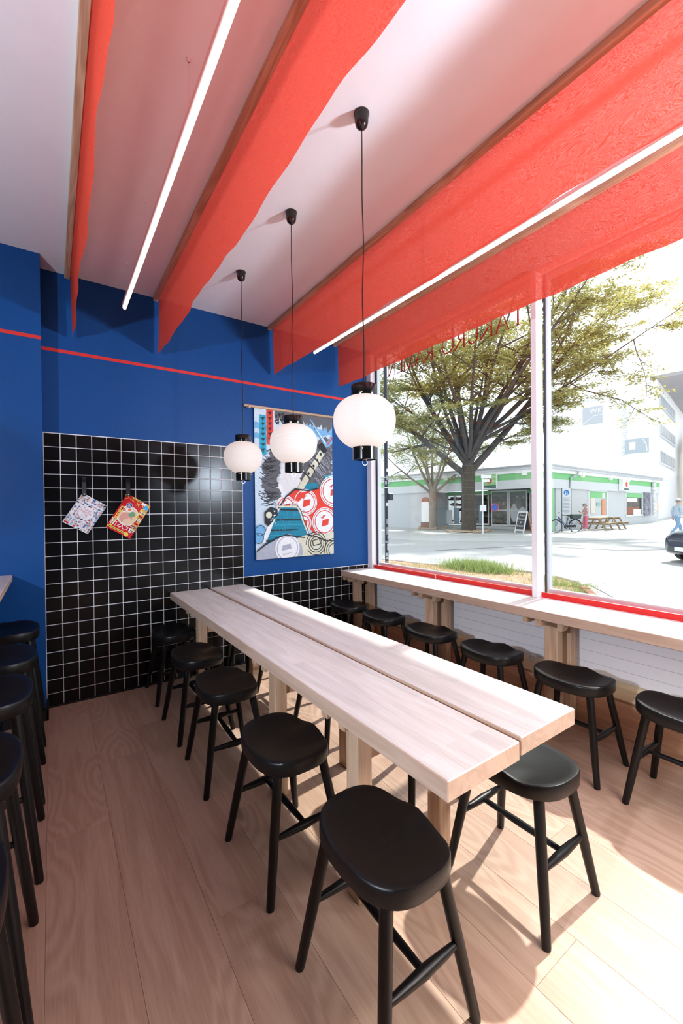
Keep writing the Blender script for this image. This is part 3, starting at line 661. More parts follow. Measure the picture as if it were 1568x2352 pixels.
# ---------------------------------------------------------------- two magazines on leather straps
def mag(name, loc, w, h, ang, draw, label, cat, cols, thick):
    t = thing(name, loc, label, cat); t.rotation_euler = (0, math.radians(ang), 0)     # x right, z up, front faces -y; origin = top left corner
    build('pages', G().box(.002, w - .002, .0008, thick - .0008, -h + .002, -.002), mat('paper_pages', (.78, .76, .72), .8), t)
    build('cover', G().box(0, w, -.0008, .0008, -h, 0).box(0, w, thick - .0008, thick, -h, 0).box(-.0008, .0008, -.0008, thick, -h, 0), cols, t)
    g = G(); ms = draw(g, lambda u, v, d=1: (u * w, -.0010 - .00025 * d, -h + v * h), w, h)
    build('print', g, ms, t)
m1c = mat('cover_white', (.70, .70, .72), .25)
def draw1(g, f, w, h):
    ms = [mat('pr_' + n, c, .25) for n, c in (('white', (.80, .80, .83)), ('pink', (.65, .42, .42)), ('red', (.55, .03, .03)), ('black', (.02, .02, .03)), ('blue', (.09, .16, .36)), ('tan', (.50, .30, .18)), ('grey', (.33, .33, .36)), ('sky', (.25, .45, .62)), ('roseink', (.62, .16, .18)))]
    r = random.Random(4); nx, ny = 9, 12
    for i in range(nx):
        for j in range(ny):
            for q in range(3):
                u, v = (i + r.random() * .5) / nx, (j + r.random() * .5) / ny; a, b = r.uniform(.3, .9) / nx, r.uniform(.3, .9) / ny
                g.face([f(u, v, q), f(min(1, u + a), v, q), f(min(1, u + a), min(1, v + b), q), f(u, min(1, v + b * .8), q)], r.choice([0, 0, 1, 3, 4, 5, 6, 6, 7, 2, 1]))
    g.face([f(.20, .0, 4), f(.23, .0, 4), f(.23, .85, 4), f(.20, .85, 4)], 0); g.face([f(.2, .80, 4), f(.95, .80, 4), f(.95, .84, 4), f(.2, .84, 4)], 0)
    g.face([f(u, v, 5) for u, v in circle(.52, .52, .27, 32, .27 * w / h)], 0)
    for k, s in enumerate(('Tokyo', 'Fashion', 'City')): put_text(g, s, .026, lambda a, b, k=k: f(.50 + a / w, .585 - .075 * k + b / h, 7), 8)
    for k in range(4): g.face([f(.36, .40 - .018 * k, 7), f(.66 - .03 * k, .40 - .018 * k, 7), f(.66 - .03 * k, .404 - .018 * k, 7), f(.36, .404 - .018 * k, 7)], 6)
    g.face([f(.03, .03, 6), f(.2, .03, 6), f(.2, .075, 6), f(.03, .075, 6)], 2)
    return ms
def draw2(g, f, w, h):
    ms = [mat('pr2_' + n, c, .25) for n, c in (('red', (.62, .015, .02)), ('yellow', (.85, .62, .10)), ('white', (.86, .85, .84)), ('orange', (.72, .36, .10)), ('broth', (.78, .58, .38)), ('egg', (.85, .22, .10)), ('green', (.16, .36, .18)), ('pork', (.72, .34, .28)), ('navy', (.05, .06, .26)), ('cyan', (.05, .40, .70)), ('black', (.02, .02, .02)))]
    q = lambda u0, u1, v0, v1, mi, d: g.face([f(u0, v0, d), f(u1, v0, d), f(u1, v1, d), f(u0, v1, d)], mi)
    dc = lambda cx, cy, r, mi, d: g.face([f(u, v, d) for u, v in circle(cx, cy, r, 24, r * w / h)], mi)
    q(.80, 1, .20, 1, 3, 1); dc(.46, .50, .40, 2, 1); dc(.46, .50, .37, 4, 2); dc(.45, .42, .24, 7, 3); dc(.56, .36, .16, 4, 4); dc(.40, .46, .12, 7, 5); dc(.58, .58, .11, 6, 5); dc(.52, .55, .07, 6, 6)
    for cx, cy in ((.22, .60), (.40, .66)): dc(cx, cy, .10, 2, 6); dc(cx, cy, .065, 5, 7)
    q(.06, .16, .10, .66, 1, 6); q(0, .74, .045, .095, 1, 6); q(.25, .62, .955, 1, 1, 6); q(.66, .84, .92, .985, 2, 6)
    dc(.30, .755, .11, 2, 7); dc(.30, .755, .10, 8, 8); dc(.88, .89, .10, 9, 8); dc(.78, .06, .08, 1, 7)
    put_text(g, 'ラーメン', .049, lambda a, b: f(.42 + a / w, .83 + b / h - .10 * a / w, 9), 1)
    put_text(g, '新次元', .060, lambda a, b: f(.45 + a / w, .145 + b / h, 9), 2)
    for k, (v0, mi) in enumerate(((.74, 1), (.66, 1), (.58, 1), (.50, 1))): q(.74, .86, v0, v0 + .06, mi, 7)
    for v0, mi in ((.70, 2), (.60, 0), (.50, 2), (.38, 0), (.27, 10), (.17, 2)): q(.80, .97, v0, v0 + .055, mi, 8); q(.83, .94, v0 + .015, v0 + .035, 10 if mi != 10 else 2, 9)
    for k in range(11): q(.085, .135, .13 + .047 * k, .155 + .047 * k, 0, 9)
    for k in range(14): q(.03 + .048 * k, .06 + .048 * k, .06, .08, 10, 9)
    for k in range(3): q(.30 + .11 * k, .37 + .11 * k, .97, .985, 10, 9)
    for k in range(4): q(.24, .36, .72 + .018 * k, .728 + .018 * k, 2, 10)
    return ms
mag('photo_book', (.196, 3.690, 1.565), .187, .250, 31.5, draw1, 'photo collage book hanging askew by its corner from the left strap', 'book', m1c, .014)
mag('ramen_magazine', (.498, 3.692, 1.563), .196, .300, 31.0, draw2, 'red and yellow noodle magazine hanging askew from the right strap', 'magazine', mat('cover_red', (.60, .015, .02), .25), .009)
for x, z, lb in ((.206, 1.66, 'black leather strap on a peg holding the photo book'), (.503, 1.66, 'black leather strap on a peg holding the noodle magazine')):
    t = thing('leather_strap', (x, 3.70, z), lb, 'strap', 'leather straps on the tiled wall')
    build('peg', G().tube([(0, .010, 0), (0, -.022, 0), (0, -.026, 0)], [.012, .012, .016], 14), black_pl, t, smooth=40)
    build('strap', G().add([(-.013 + .026 * i, y, z_) for (y, z_) in ((-.014, -.09 - .03), (-.015, -.06), (-.016, .0), (-.010, .018), (0, .0), (.002, -.06), (.002, -.09 - .03)) for i in (0, 1)] + [(-.013 + .026 * i, y - .0022, z_) for (y, z_) in ((-.014, -.09 - .03), (-.015, -.06), (-.016, .0), (-.010, .0202), (0.0044, .0), (.0064, -.06), (.0064, -.09 - .03)) for i in (0, 1)],
        [(2 * i, 2 * i + 1, 2 * i + 3, 2 * i + 2) for i in range(6)] + [(14 + 2 * i + 1, 14 + 2 * i, 14 + 2 * i + 2, 14 + 2 * i + 3) for i in range(6)] + [(2 * i + k, 2 * i + 2 + k, 16 + 2 * i + k, 14 + 2 * i + k) for i in range(6) for k in (0, 1)]), leather, t)
    build('stud', G().ball((0, -.020, -.104), .0075, 12, 8, sc=(1, .6, 1)), chrome, t, smooth=180)
# ================================================================ OUTSIDE
asphalt = mat('asphalt', (0.42, 0.42, 0.425), 0.9, var=0.10, scale=60, bump=0.3)
paving_m = mat('paving', (0.50, 0.50, 0.50), 0.85, var=0.06, scale=20)
kerb_m = mat('kerb_stone', (0.50, 0.48, 0.45), 0.9, var=0.12, scale=12)
soil = mat('verge_soil', (0.42, 0.27, 0.18), 1.0, var=0.35, scale=5)
render_grey = mat('render_grey', (0.56, 0.58, 0.60), 0.9, var=0.02, scale=3)
fascia_grey = mat('fascia_grey', (0.64, 0.66, 0.68), 0.8)
green_m = mat('mint_green', (0.22, 0.55, 0.24), 0.8)
white_out = mat('white_render', (0.92, 0.92, 0.93), 0.9)
dark_glass = mat('shop_glass', (0.055, 0.045, 0.040), 0.06, var=0.9, scale=2.2)
frame_out = mat('door_frame', (0.70, 0.72, 0.74), 0.5)
tag(build('ground', G().box(-30, 120, -60, 120, -0.30, -0.032), asphalt), kind='structure')
# far pavement, paved near the shop
pv = G().prism([(13.2, 40), (13.2, 13.6), (16.0, 10.0), (23.0, 6.4), (36.0, 5.0), (60, 5.0), (60, 40)][::-1], lambda a, b, t: (a, b, t), -.032, -.006)
tag(build('pavement', pv, paving_m), kind='structure')
# verge in front of the shop, with its kerb stones
VG = [(3.25, 10.6), (7.55, 9.6), (7.75, 8.2), (7.95, 7.0), (8.35, 6.1), (8.55, 5.2), (8.40, 4.5), (8.05, 3.85), (7.25, 3.25), (6.6, 3.0), (3.25, 2.6)]
tag(build('verge', G().prism(VG[::-1], lambda a, b, t: (a, b, t), -.03, .0), soil), kind='structure')
def inside(p, poly):
    c = False
    for i in range(len(poly)):
        a, b = poly[i - 1], poly[i]
        if (a[1] > p[1]) != (b[1] > p[1]) and p[0] < (b[0] - a[0]) * (p[1] - a[1]) / (b[1] - a[1]) + a[0]: c = not c
    return c
gr = G(); r_ = random.Random(5); VV = []; QQ = []
def blade(x, y, h, w):
    a = r_.uniform(0, 6.28); lx, ly = r_.gauss(0, .3) * h, r_.gauss(0, .3) * h; k = len(VV)
    VV.extend([(x - w * math.cos(a), y - w * math.sin(a), 0), (x + w * math.cos(a), y + w * math.sin(a), 0), (x + lx, y + ly, h)]); QQ.append((k, k + 1, k + 2))
n = 0
while n < 20000:
    x, y = r_.uniform(3.4, 8.6), r_.uniform(2.6, 10.4)
    if not inside((x, y), VG) or (x < 5 and r_.random() < .7): continue
    n += 1
    if math.sin(x * 2.1 + 1.3 * math.sin(y * 1.7)) + math.sin(y * 1.9) + r_.gauss(0, .7) > .1: blade(x, y, r_.uniform(.02, .07), .006)
gm = thin_mat('dry_grass', (.50, .45, .27), (.45, .42, .18), mix=.35)
tag(build('grass', G().add(VV, QQ), gm), 'thin dry grass growing on the verge outside the window', 'grass', kind='stuff')
VV = []; QQ = []
for i in range(3000):
    x = r_.gauss(8.0, .20); y = r_.gauss(6.15, .38)
    if inside((x, y), VG): blade(x, y, r_.uniform(.08, .30), .008)
for (cx, cy) in ((7.8, 4.4), (7.5, 4.05), (7.6, 3.7), (7.0, 3.35)):
    for i in range(120): blade(r_.gauss(cx, .12), r_.gauss(cy, .12), r_.uniform(.05, .17), .008)
tag(build('tall_grass', G().add(VV, QQ), thin_mat('green_grass', (.30, .38, .18), (.36, .46, .14), mix=.4)), 'tuft of taller green grass at the edge of the verge', 'grass', kind='stuff')
k_ = thing('kerb', (0, 0, 0), 'curved kerb of pale stones edging the dry grass verge', 'kerb')
def along(poly, step):
    out = []
    for a, b in zip(poly[:-1], poly[1:]):
        L = math.hypot(b[0] - a[0], b[1] - a[1]); m = max(1, round(L / step))
        for i in range(m): out.append((a[0] + (b[0] - a[0]) * (i + .5) / m, a[1] + (b[1] - a[1]) * (i + .5) / m, math.atan2(b[1] - a[1], b[0] - a[0]), L / m))
    return out
for (x, y, a, L) in along(VG[1:10], .38):
    M = Matrix.Translation((x, y, 0)) @ Matrix.Rotation(a, 4, 'Z')
    build('stone', G().box(-L / 2 + .012, L / 2 - .012, -.07 + r_.uniform(-.01, .01), .08, -.03, .035 + r_.uniform(-.012, .012), M=M, bev=.015), kerb_m, k_)
gut = mat('gutter_concrete', (.50, .49, .47), .9, var=.06, scale=15)
for (x, y, a, L) in along([(8.85, 5.3), (8.72, 4.55), (8.35, 3.7), (7.5, 2.95), (6.7, 2.3)], 1.0):
    M = Matrix.Translation((x, y, 0)) @ Matrix.Rotation(a, 4, 'Z'); build('slab', G().box(-L / 2 + .006, L / 2 - .006, -.17, .17, -.031, -.014, M=M, bev=.006), gut, k_)
bk = mat('red_brick', (.32, .13, .09), .9, var=.2, scale=20)
for i in range(3): tag(build('brick', G().box(-.11, .11, -.055, .055, 0, .07, bev=.008, M=Matrix.Translation((6.90 + .235 * i, 3.14 + .17 * i, .0)) @ Matrix.Rotation(.55 + .12 * i, 4, 'Z')), bk), ('worn red brick at the verge corner, leftmost of three', 'worn red brick at the verge corner, middle of three', 'worn red brick at the verge corner, rightmost of three')[i], 'brick', 'loose bricks at the verge corner')
lane = build('lane_line', G().prism([(10.75, 10.0), (14.78, 8.93), (15.4, 6.2), (24, 1), (24, .9), (15.3, 6.08), (14.7, 8.83), (10.75, 9.9)], lambda a, b, t: (a, b, t), -.0325, -.026), mat('tar_seam', (.16, .16, .17), .8)); tag(lane, kind='structure')

# ---------------------------------------------------------------- trees
bark = mat('bark', (0.085, 0.070, 0.056), 0.95, var=0.35, scale=9, stretch=(3, 3, .7), bump=0.6)
bark2 = mat('pale_bark', (0.30, 0.25, 0.20), 0.95, var=0.2, scale=9, stretch=(3, 3, .7), bump=0.4)
leaf_m = thin_mat('leaf', (0.34, 0.34, 0.16), (0.60, 0.56, 0.19), mix=0.5)
leaf_m2 = thin_mat('leaf_pale', (0.38, 0.42, 0.24), (0.46, 0.52, 0.22), mix=0.5)
def tree(x, y, label, seed, trunk_h, r0, limbs, bm, lm, leaf, per, flat, spread=1.0, n2=7, n3=6):
    r = random.Random(seed); root = thing('street_tree', (x, y, -.03), label, 'tree'); g = G(); V = []; Q = []
    g.tube([(0, 0, -.1), (0, 0, .12), (.02, 0, .5), (.0, 0, trunk_h * .7), (0, 0, trunk_h), (0, .02, trunk_h + .5)], [r0 * 1.30, r0 * 1.14, r0 * 1.02, r0 * .95, r0 * 1.02, r0 * .75], 16)
    def path(p, d, L, n, up, wob):
        P = [Vector(p)]; d = Vector(d).normalized()
        for i in range(n):
            d = (d + Vector((r.gauss(0, wob), r.gauss(0, wob), up + r.gauss(0, wob * .6)))).normalized(); P.append(P[-1] + d * (L / n))
        return P, d
    def spray(p, d, L):
        """a flat spray of leaves along a twig"""
        P, _ = path(p, d, L, 3, -.02, .16); g.tube(P, [.014, .010, .007, .003], 4, cap=False)
        for i in range(per):
            u = r.random() ** .8; k = min(2, int(u * 3)); f = u * 3 - k
            c = P[k].lerp(P[k + 1], f) + Vector((r.gauss(0, .24 * spread), r.gauss(0, .24 * spread), r.gauss(0, .24 * flat)))
            a = r.uniform(0, 6.283); s = leaf * r.uniform(.7, 1.3); tx = Vector((math.cos(a), math.sin(a), r.gauss(0, .35))) * s; ty = Vector((-math.sin(a), math.cos(a), r.gauss(0, .35))) * s * .5
            m = len(V); V.extend([c - tx, c + ty * .9 - tx * .1, c + tx, c - ty * .9 - tx * .1]); Q.append((m, m + 1, m + 2, m + 3))
    for (az, el, L, rad, z) in limbs:
        a, e = math.radians(az), math.radians(el); d = (math.cos(a) * math.cos(e), math.sin(a) * math.cos(e), math.sin(e))
        P, _ = path((math.cos(a) * r0 * .25, math.sin(a) * r0 * .25, z), d, L, 9, .035 if el < 65 else .0, .055)
        g.tube(P, [rad * (1 - .90 * i / 9) for i in range(10)], 8)
        for k in range(n2):
            u = .28 + .72 * (k + r.random()) / n2; i = min(8, int(u * 9)); p = P[i].lerp(P[i + 1], u * 9 - i)
            td = (P[i + 1] - P[i]).normalized(); sd = Vector((r.gauss(0, 1), r.gauss(0, 1), r.gauss(0, .25))).normalized()
            L2 = L * r.uniform(.22, .42) * (1.15 - .5 * u)
            P2, _ = path(p, td * .45 + sd * .85, L2, 5, .0, .10); r2 = rad * (1 - .9 * u) * .55 + .012
            g.tube(P2, [r2 * (1 - .8 * j / 5) for j in range(6)], 5)
            for q in range(n3):
                w = .2 + .8 * (q + r.random()) / n3; j = min(4, int(w * 5)); pp = P2[j].lerp(P2[j + 1], w * 5 - j)
                s2 = Vector((r.gauss(0, 1), r.gauss(0, 1), r.gauss(0, .22))).normalized(); spray(pp, (P2[j + 1] - P2[j]).normalized() * .5 + s2 * .8, r.uniform(.7, 1.3) * spread)
        spray(P[-1], P[-1] - P[-2], 1.2)
    build('trunk', g, bm, root, smooth=60)
    tag(build('foliage', G().add(V, Q), lm, root), kind='stuff')
    return root
# limbs: azimuth (deg, 0 = +x), elevation, length, radius, start height; the photo's left is azimuth ~145, right ~-35
tree(19.75, 15.70, 'big street tree with dark forked trunk and wide olive crown before the flower shop', 11, 3.5, .385,
     [(150, 36, 9.0, .19, 3.3), (146, 52, 9.5, .13, 3.9), (128, 58, 10, .15, 4.0), (165, 62, 10, .13, 4.2), (100, 68, 10.5, .16, 4.1), (60, 80, 11.5, .25, 3.8), (-60, 74, 11, .15, 4.4), (-35, 60, 11.5, .17, 4.0), (-30, 46, 12.5, .21, 3.5), (-48, 50, 13, .15, 4.6), (-15, 62, 10.5, .13, 4.6), (-80, 58, 11, .14, 4.4), (200, 56, 9.5, .13, 4.4), (235, 60, 9, .13, 4.3), (20, 56, 9, .13, 4.4), (-36, 38, 13, .14, 5.0), (-42, 28, 9.0, .11, 4.9), (-26, 52, 14.5, .13, 5.2), (-40, 24, 12, .10, 5.3), (-24, 33, 13, .11, 5.0), (152, 24, 8, .08, 4.9), (-44, 20, 5.5, .07, 4.6), (144, 22, 5.5, .07, 4.4)],
     bark, leaf_m, .092, 62, .19, 1.0, 8, 7)
tree(20.9, 19.5, 'smaller pale barked street tree left of the big one before the grey wall', 12, 2.7, .25,
     [(150, 38, 4.2, .10, 2.4), (140, 58, 5.0, .11, 2.6), (120, 70, 5.2, .10, 2.7), (60, 80, 5.4, .10, 2.8), (-30, 62, 4.8, .10, 2.6), (-40, 42, 4.4, .10, 2.4), (200, 58, 4.6, .09, 2.6), (255, 62, 4.6, .09, 2.6), (165, 72, 5, .09, 2.7)],
     bark2, leaf_m2, .075, 34, .35, .8, 6, 5)
for (x, y, s, lb) in ((19.75, 15.70, .9, 'low timber frame round the foot of the big street tree'), (20.9, 19.5, .7, 'low timber frame round the foot of the pale street tree')):
    t = thing('tree_guard', (x, y, -.006), lb, 'tree guard', rz=.15)
    wm = mat('guard_timber', (.45, .33, .23), .8, var=.2, scale=6)
    for (a, b, c, d) in ((-s, s, -s, -s + .09), (-s, s, s - .09, s), (-s, -s + .09, -s + .09, s - .09), (s - .09, s, -s + .09, s - .09)): build('rail', G().box(a, b, c, d, .06, .15, bev=.01), wm, t)
    for (a, b) in ((-s, -s), (s - .12, -s), (-s, s - .12), (s - .12, s - .12)): build('stump', G().box(a, a + .12, b, b + .12, 0, .20, bev=.012), wm, t)

# ---------------------------------------------------------------- the flower shop on the corner
CX, CY = 22.9, 13.0
sh_root = thing('flower_shop', (CX, CY, 0), 'low grey and mint green flower shop on the street corner across the road', 'building')
aL, aR = math.radians(8), math.radians(4)
uL = Vector((-math.sin(aL), math.cos(aL), 0)); nL = Vector((-math.cos(aL), -math.sin(aL), 0))     # along the left wing, and outwards
uR = Vector((math.cos(aR), math.sin(aR), 0)); nR = Vector((math.sin(aR), -math.cos(aR), 0))
def wallbox(g, u, n, a0, a1, o0, o1, z0, z1, mi=0):
    """box along a wing: a along it, o outwards"""
    V = [u * a + n * o + Vector((0, 0, z)) for z in (z0, z1) for (a, o) in ((a0, o0), (a1, o0), (a1, o1), (a0, o1))]
    return g.add(V, [(0, 3, 2, 1), (4, 5, 6, 7), (0, 1, 5, 4), (1, 2, 6, 5), (2, 3, 7, 6), (3, 0, 4, 7)], mi)
def WL(name, m, *a, parent=None): return build(name, wallbox(G(), uL, nL, *a), m, parent or sh_root)
def WR(name, m, *a, parent=None): return build(name, wallbox(G(), uR, nR, *a), m, parent or sh_root)
gl_ = mat('zinc_roof', (.42, .43, .45), .6, var=.2, scale=6)
for Wf, L1 in ((WL, 26.0), (WR, 21.5)):
    Wf('fascia', fascia_grey, 0 if Wf is WR else -.12, L1, -.25, 0, 2.52, 3.05)
    Wf('green_band', green_m, 0, L1, -.25, -.02, 3.05, 3.43)
    Wf('soffit', white_out, -.05, L1, -.6, .10, 3.43, 3.68)
    Wf('roof_edge', gl_, -.12, L1, -9.0, .22, 3.70, 3.86)
    Wf('gutter', mat('zinc_gutter', (.55, .57, .60), .4, metal=.5), -.18, L1, .10, .26, 3.62, 3.72)
    for a in ((.9, 6.2, 11.4) if Wf is WL else (4.9, 9.6, 13.2)): Wf('bracket', white_out, a, a + .28, 0, .16, 3.28, 3.62)
WL('wall', render_grey, 8.2, 26, -.45, -.12, -.03, 2.55)
WL('wall', render_grey, 7.9, 8.2, -2.6, -.12, -.03, 2.55)
ni = WL('niche', white_out, 7.86, 8.5, -.12, -.05, -.03, 1.85)
build('niche_head', G().prism([(8.18 + .32 * math.cos(PI * i / 12), 1.85 + .34 * math.sin(PI * i / 12)) for i in range(13)], lambda a, b, t: tuple(uL * a + nL * (-.12 + .07 * t) + Vector((0, 0, b))), 0, 1), mat('terracotta', (.42, .17, .12), .8), ni)
build('niche_foot', wallbox(G(), uL, nL, 7.84, 8.55, -.11, -.03, -.03, .42), mat('brown_plinth', (.26, .15, .11), .8), ni)
# recessed shop front: back wall with doors and windows
OB = -2.5
WL('interior_wall', mat('shop_inside', (.20, .13, .085), .8, var=.7, scale=3.0), .6, 8.0, OB - 2.2, OB - 2.0, 0, 2.6)
WL('step', mat('step_concrete', (.5, .5, .49), .9), .1, 8.0, OB - .1, OB + .55, -.03, .16)
WL('green_band', green_m, .2, 8.0, OB - .06, OB + .02, 2.32, 2.56)
dg = glass_mat('shop_pane', (.80, .82, .80))
for a0, a1, lbl in ((1.98, 3.20, 'door'), (3.22, 4.46, 'door')):
    d = build('door', wallbox(wallbox(wallbox(wallbox(wallbox(G(), uL, nL, a0, a0 + .09, OB, OB + .07, .17, 2.54), uL, nL, a1 - .09, a1, OB, OB + .07, .17, 2.54), uL, nL, a0 + .09, a1 - .09, OB, OB + .07, .17, .27), uL, nL, a0 + .09, a1 - .09, OB, OB + .07, 2.44, 2.54), uL, nL, a0 + .09, a1 - .09, OB + .01, OB + .06, 1.20, 1.26), frame_out, sh_root)
    build('pane', wallbox(G(), uL, nL, a0 + .08, a1 - .08, OB + .02, OB + .035, .25, 2.46), dg, d)
    if a0 < 2: build('leaf_sticker', G().prism(circle(2.30, .95, .22, 14, .52) , lambda a, b, t: tuple(uL * a + nL * (OB + .037 + .003 * t) + Vector((0, 0, b))), 0, 1).prism(circle(2.86, 1.05, .24, 14, .60), lambda a, b, t: tuple(uL * a + nL * (OB + .037 + .003 * t) + Vector((0, 0, b))), 0, 1), render_grey, d)
build('door_header', wallbox(G(), uL, nL, 1.8, 4.6, OB, OB + .14, 2.54, 2.62), mat('header_dark', (.10, .10, .11), .5), sh_root)
for a0, a1 in ((.35, 1.85), (4.62, 5.72), (5.80, 7.25), (7.30, 7.95)):
    w = build('window', wallbox(wallbox(wallbox(wallbox(G(), uL, nL, a0, a0 + .07, OB, OB + .06, .30, 2.34), uL, nL, a1 - .07, a1, OB, OB + .06, .30, 2.34), uL, nL, a0, a1, OB, OB + .06, .20, .32), uL, nL, a0, a1, OB, OB + .06, 2.28, 2.34), frame_out, sh_root)
    build('pane', wallbox(G(), uL, nL, a0 + .06, a1 - .06, OB + .02, OB + .035, .30, 2.30), dg, w)
r9 = random.Random(31)
goods = [mat('goods_%d' % i, c, .7) for i, c in enumerate(((.55, .12, .05), (.65, .35, .12), (.10, .22, .06), (.6, .58, .55), (.30, .12, .10), (.08, .08, .09)))]
shelf = thing('display_shelf', (0, 0, 0), None, None); shelf.parent = sh_root
gg = [G() for _ in goods]
for i in range(150):
    a = r9.uniform(.3, 7.9); z = r9.choice([.35, .75, 1.15, 1.55, 1.95]) + r9.uniform(0, .05); s = r9.uniform(.05, .16)
    wallbox(gg[r9.randrange(len(goods))], uL, nL, a, a + s, OB - 1.5 + r9.uniform(0, 1.2), OB - .25 + r9.uniform(-.2, .1), z, z + s * r9.uniform(.8, 1.8))
bpy.data.objects.remove(shelf)
for g0, m0 in zip(gg, goods): tag(build('goods', g0, m0, sh_root), kind='stuff')
for i, (a0, w_, z0, z1, m_) in enumerate(((5.0, .30, .30, 1.55, 'crate_blue'), (6.9, .35, .25, 1.4, 'crate_blue'), (7.5, .5, .2, 1.25, 'white_render'))):
    build('display_panel', wallbox(G(), uL, nL, a0, a0 + w_, OB + .1, OB + .16, z0, z1), MATS.get(m_) or mat('crate_blue', (.30, .38, .46), .7), sh_root)
# square sign hanging under the fascia
sg = build('shop_sign', wallbox(G(), uL, nL, 2.72, 3.62, .02, .12, 2.56, 3.52), white_out, sh_root)
fs = lambda d: (lambda u, v: tuple(uL * (3.62 - u) + nL * (.122 + .002 * d) + Vector((0, 0, 2.56 + v))))
pm = [mat('sign_' + n, c, .7) for n, c in (('green', (.30, .62, .27)), ('white', (.88, .90, .86)), ('dark', (.05, .13, .10)), ('red', (.70, .10, .05)), ('black', (.02, .02, .02)))]
g = G(); q4 = lambda f, u0, u1, v0, v1, mi: g.face([f(u0, v0), f(u1, v0), f(u1, v1), f(u0, v1)], mi)
q4(fs(1), .05, .85, .25, .91, 0); q4(fs(1), .05, .85, .05, .23, 2)
put_text(g, 'KLATSCH', .185, lambda a, b: fs(2)(.45 + a, .68 + b), 1); put_text(g, 'M    HN', .20, lambda a, b: fs(2)(.45 + a, .40 + b), 1, sx=1.15)
put_text(g, 'Gärtnerei Blumenladen', .085, lambda a, b: fs(2)(.45 + a, .11 + b), 1, sx=.9)
g.face([fs(3)(u, v) for u, v in circle(.40, .50, .19, 18, .17)], 3); g.face([fs(4)(u, v) for u, v in circle(.38, .49, .055, 10)], 4)
build('print', g, pm, sg)
# right wing
WR('pillar', green_m, .40, 1.42, -.45, -.06, -.03, 2.52)
WR('wall', render_grey, 1.42, 1.75, -.45, -.20, -.03, 2.52); WR('wall', render_grey, 1.75, 6.3, -.45, -.12, -.03, 2.52); WR('wall', render_grey, 9.65, 13.2, -.45, -.12, -.03, 2.52); WR('wall', render_grey, 6.3, 9.65, -.45, -.12, -.03, .72); WR('wall', render_grey, 13.2, 17.2, -.45, -.12, -.03, .66)
WR('wall', render_grey, 17.2, 21.5, -.45, -.12, -.03, 2.52)
for a0, a1, z0, items in ((6.3, 9.65, .72, 1), (13.2, 17.2, .66, 2)):
    w = build('window', wallbox(wallbox(wallbox(wallbox(G(), uR, nR, a0, a0 + .14, -.2, -.06, z0, 2.5), uR, nR, a1 - .14, a1, -.2, -.06, z0, 2.5), uR, nR, a0, a1, -.2, -.04, z0 - .05, z0 + .07), uR, nR, a0, a1, -.2, -.06, 2.44, 2.52), frame_out, sh_root)
    build('pane', wallbox(G(), uR, nR, a0 + .1, a1 - .1, -.16, -.14, z0, 2.46), mat('frosted', (.52, .56, .57), .25) if items == 1 else dark_glass, w)
    build('blind', wallbox(G(), uR, nR, a0 + .14, a1 - .14, -.14, -.12, 2.0 if items == 1 else 2.1, 2.45), green_m, w)
    if items == 1:
        build('poster', wallbox(G(), uR, nR, 6.75, 7.5, -.13, -.10, .95, 2.0), mat('poster_cream', (.72, .66, .58), .8), w)
        build('poster', wallbox(G(), uR, nR, 8.7, 9.3, -.13, -.10, .76, 1.9), mat('poster_carrot', (.75, .30, .16), .8), w)
        build('poster', wallbox(G(), uR, nR, 7.8, 8.5, -.13, -.10, 1.45, 1.68), mat('poster_mint', (.28, .50, .45), .8), w)
        build('poster', wallbox(G(), uR, nR, 8.75, 9.2, -.12, -.09, 2.0, 2.35), white_out, w)
    else:
        build('poster', wallbox(G(), uR, nR, 13.6, 16.3, -.13, -.10, .75, 1.35), mat('poster_brown', (.30, .12, .08), .8), w)
        build('poster', wallbox(G(), uR, nR, 13.6, 15.9, -.13, -.10, 1.75, 2.05), white_out, w)
        build('poster', wallbox(G(), uR, nR, 15.0, 16.8, -.12, -.09, .70, 1.15), white_out, w)
b_ = build('box_sign', wallbox(G(), uR, nR, 11.5, 12.8, .02, .30, 2.56, 3.40), white_out, sh_root)
build('poppy', G().prism(circle(12.2, 3.02, .22, 12, .20), lambda a, b, t: tuple(uR * a + nR * (.30 + .01 * t) + Vector((0, 0, b))), 0, 1), pm[3], b_)
build('sign_foot', wallbox(G(), uR, nR, 11.7, 12.65, .30, .31, 2.62, 2.72), pm[2], b_)
mu_ = build('mural_panel', wallbox(G(), uR, nR, 17.2, 18.7, -.12, .04, .62, 2.5), mat('mural_grey', (.22, .22, .26), .9, var=.8, scale=2.5), sh_root)
build('birch_pole', G().tube([uR * 19.2 + nR * .15 + Vector((0, 0, z)) for z in (.6, 1.5, 2.4, 3.5)], .16, 12), mat('birch_paint', (.78, .78, .80), .8, var=.35, scale=3, stretch=(1, 1, 3)), sh_root)
build('mural_panel', wallbox(G(), uR, nR, 20.0, 21.4, -.12, -.02, 1.0, 1.7), mat('mural_cream', (.72, .60, .50), .9), sh_root)
p0 = [uR * 4.15 + nR * .20 + Vector((0, 0, 3.66)), uR * 4.1 + nR * .18 + Vector((0, 0, 3.42)), uR * 3.35 + nR * .06 + Vector((0, 0, 3.18)), uR * 3.25 + nR * .06 + Vector((0, 0, 2.4)), uR * 3.2 + nR * -.04 + Vector((0, 0, 2.3)), uR * 3.2 + nR * -.04 + Vector((0, 0, 0))]
build('downpipe', G().tube(p0, .055, 10), mat('zinc_pipe', (.48, .50, .53), .4, metal=.5), sh_root, smooth=60)

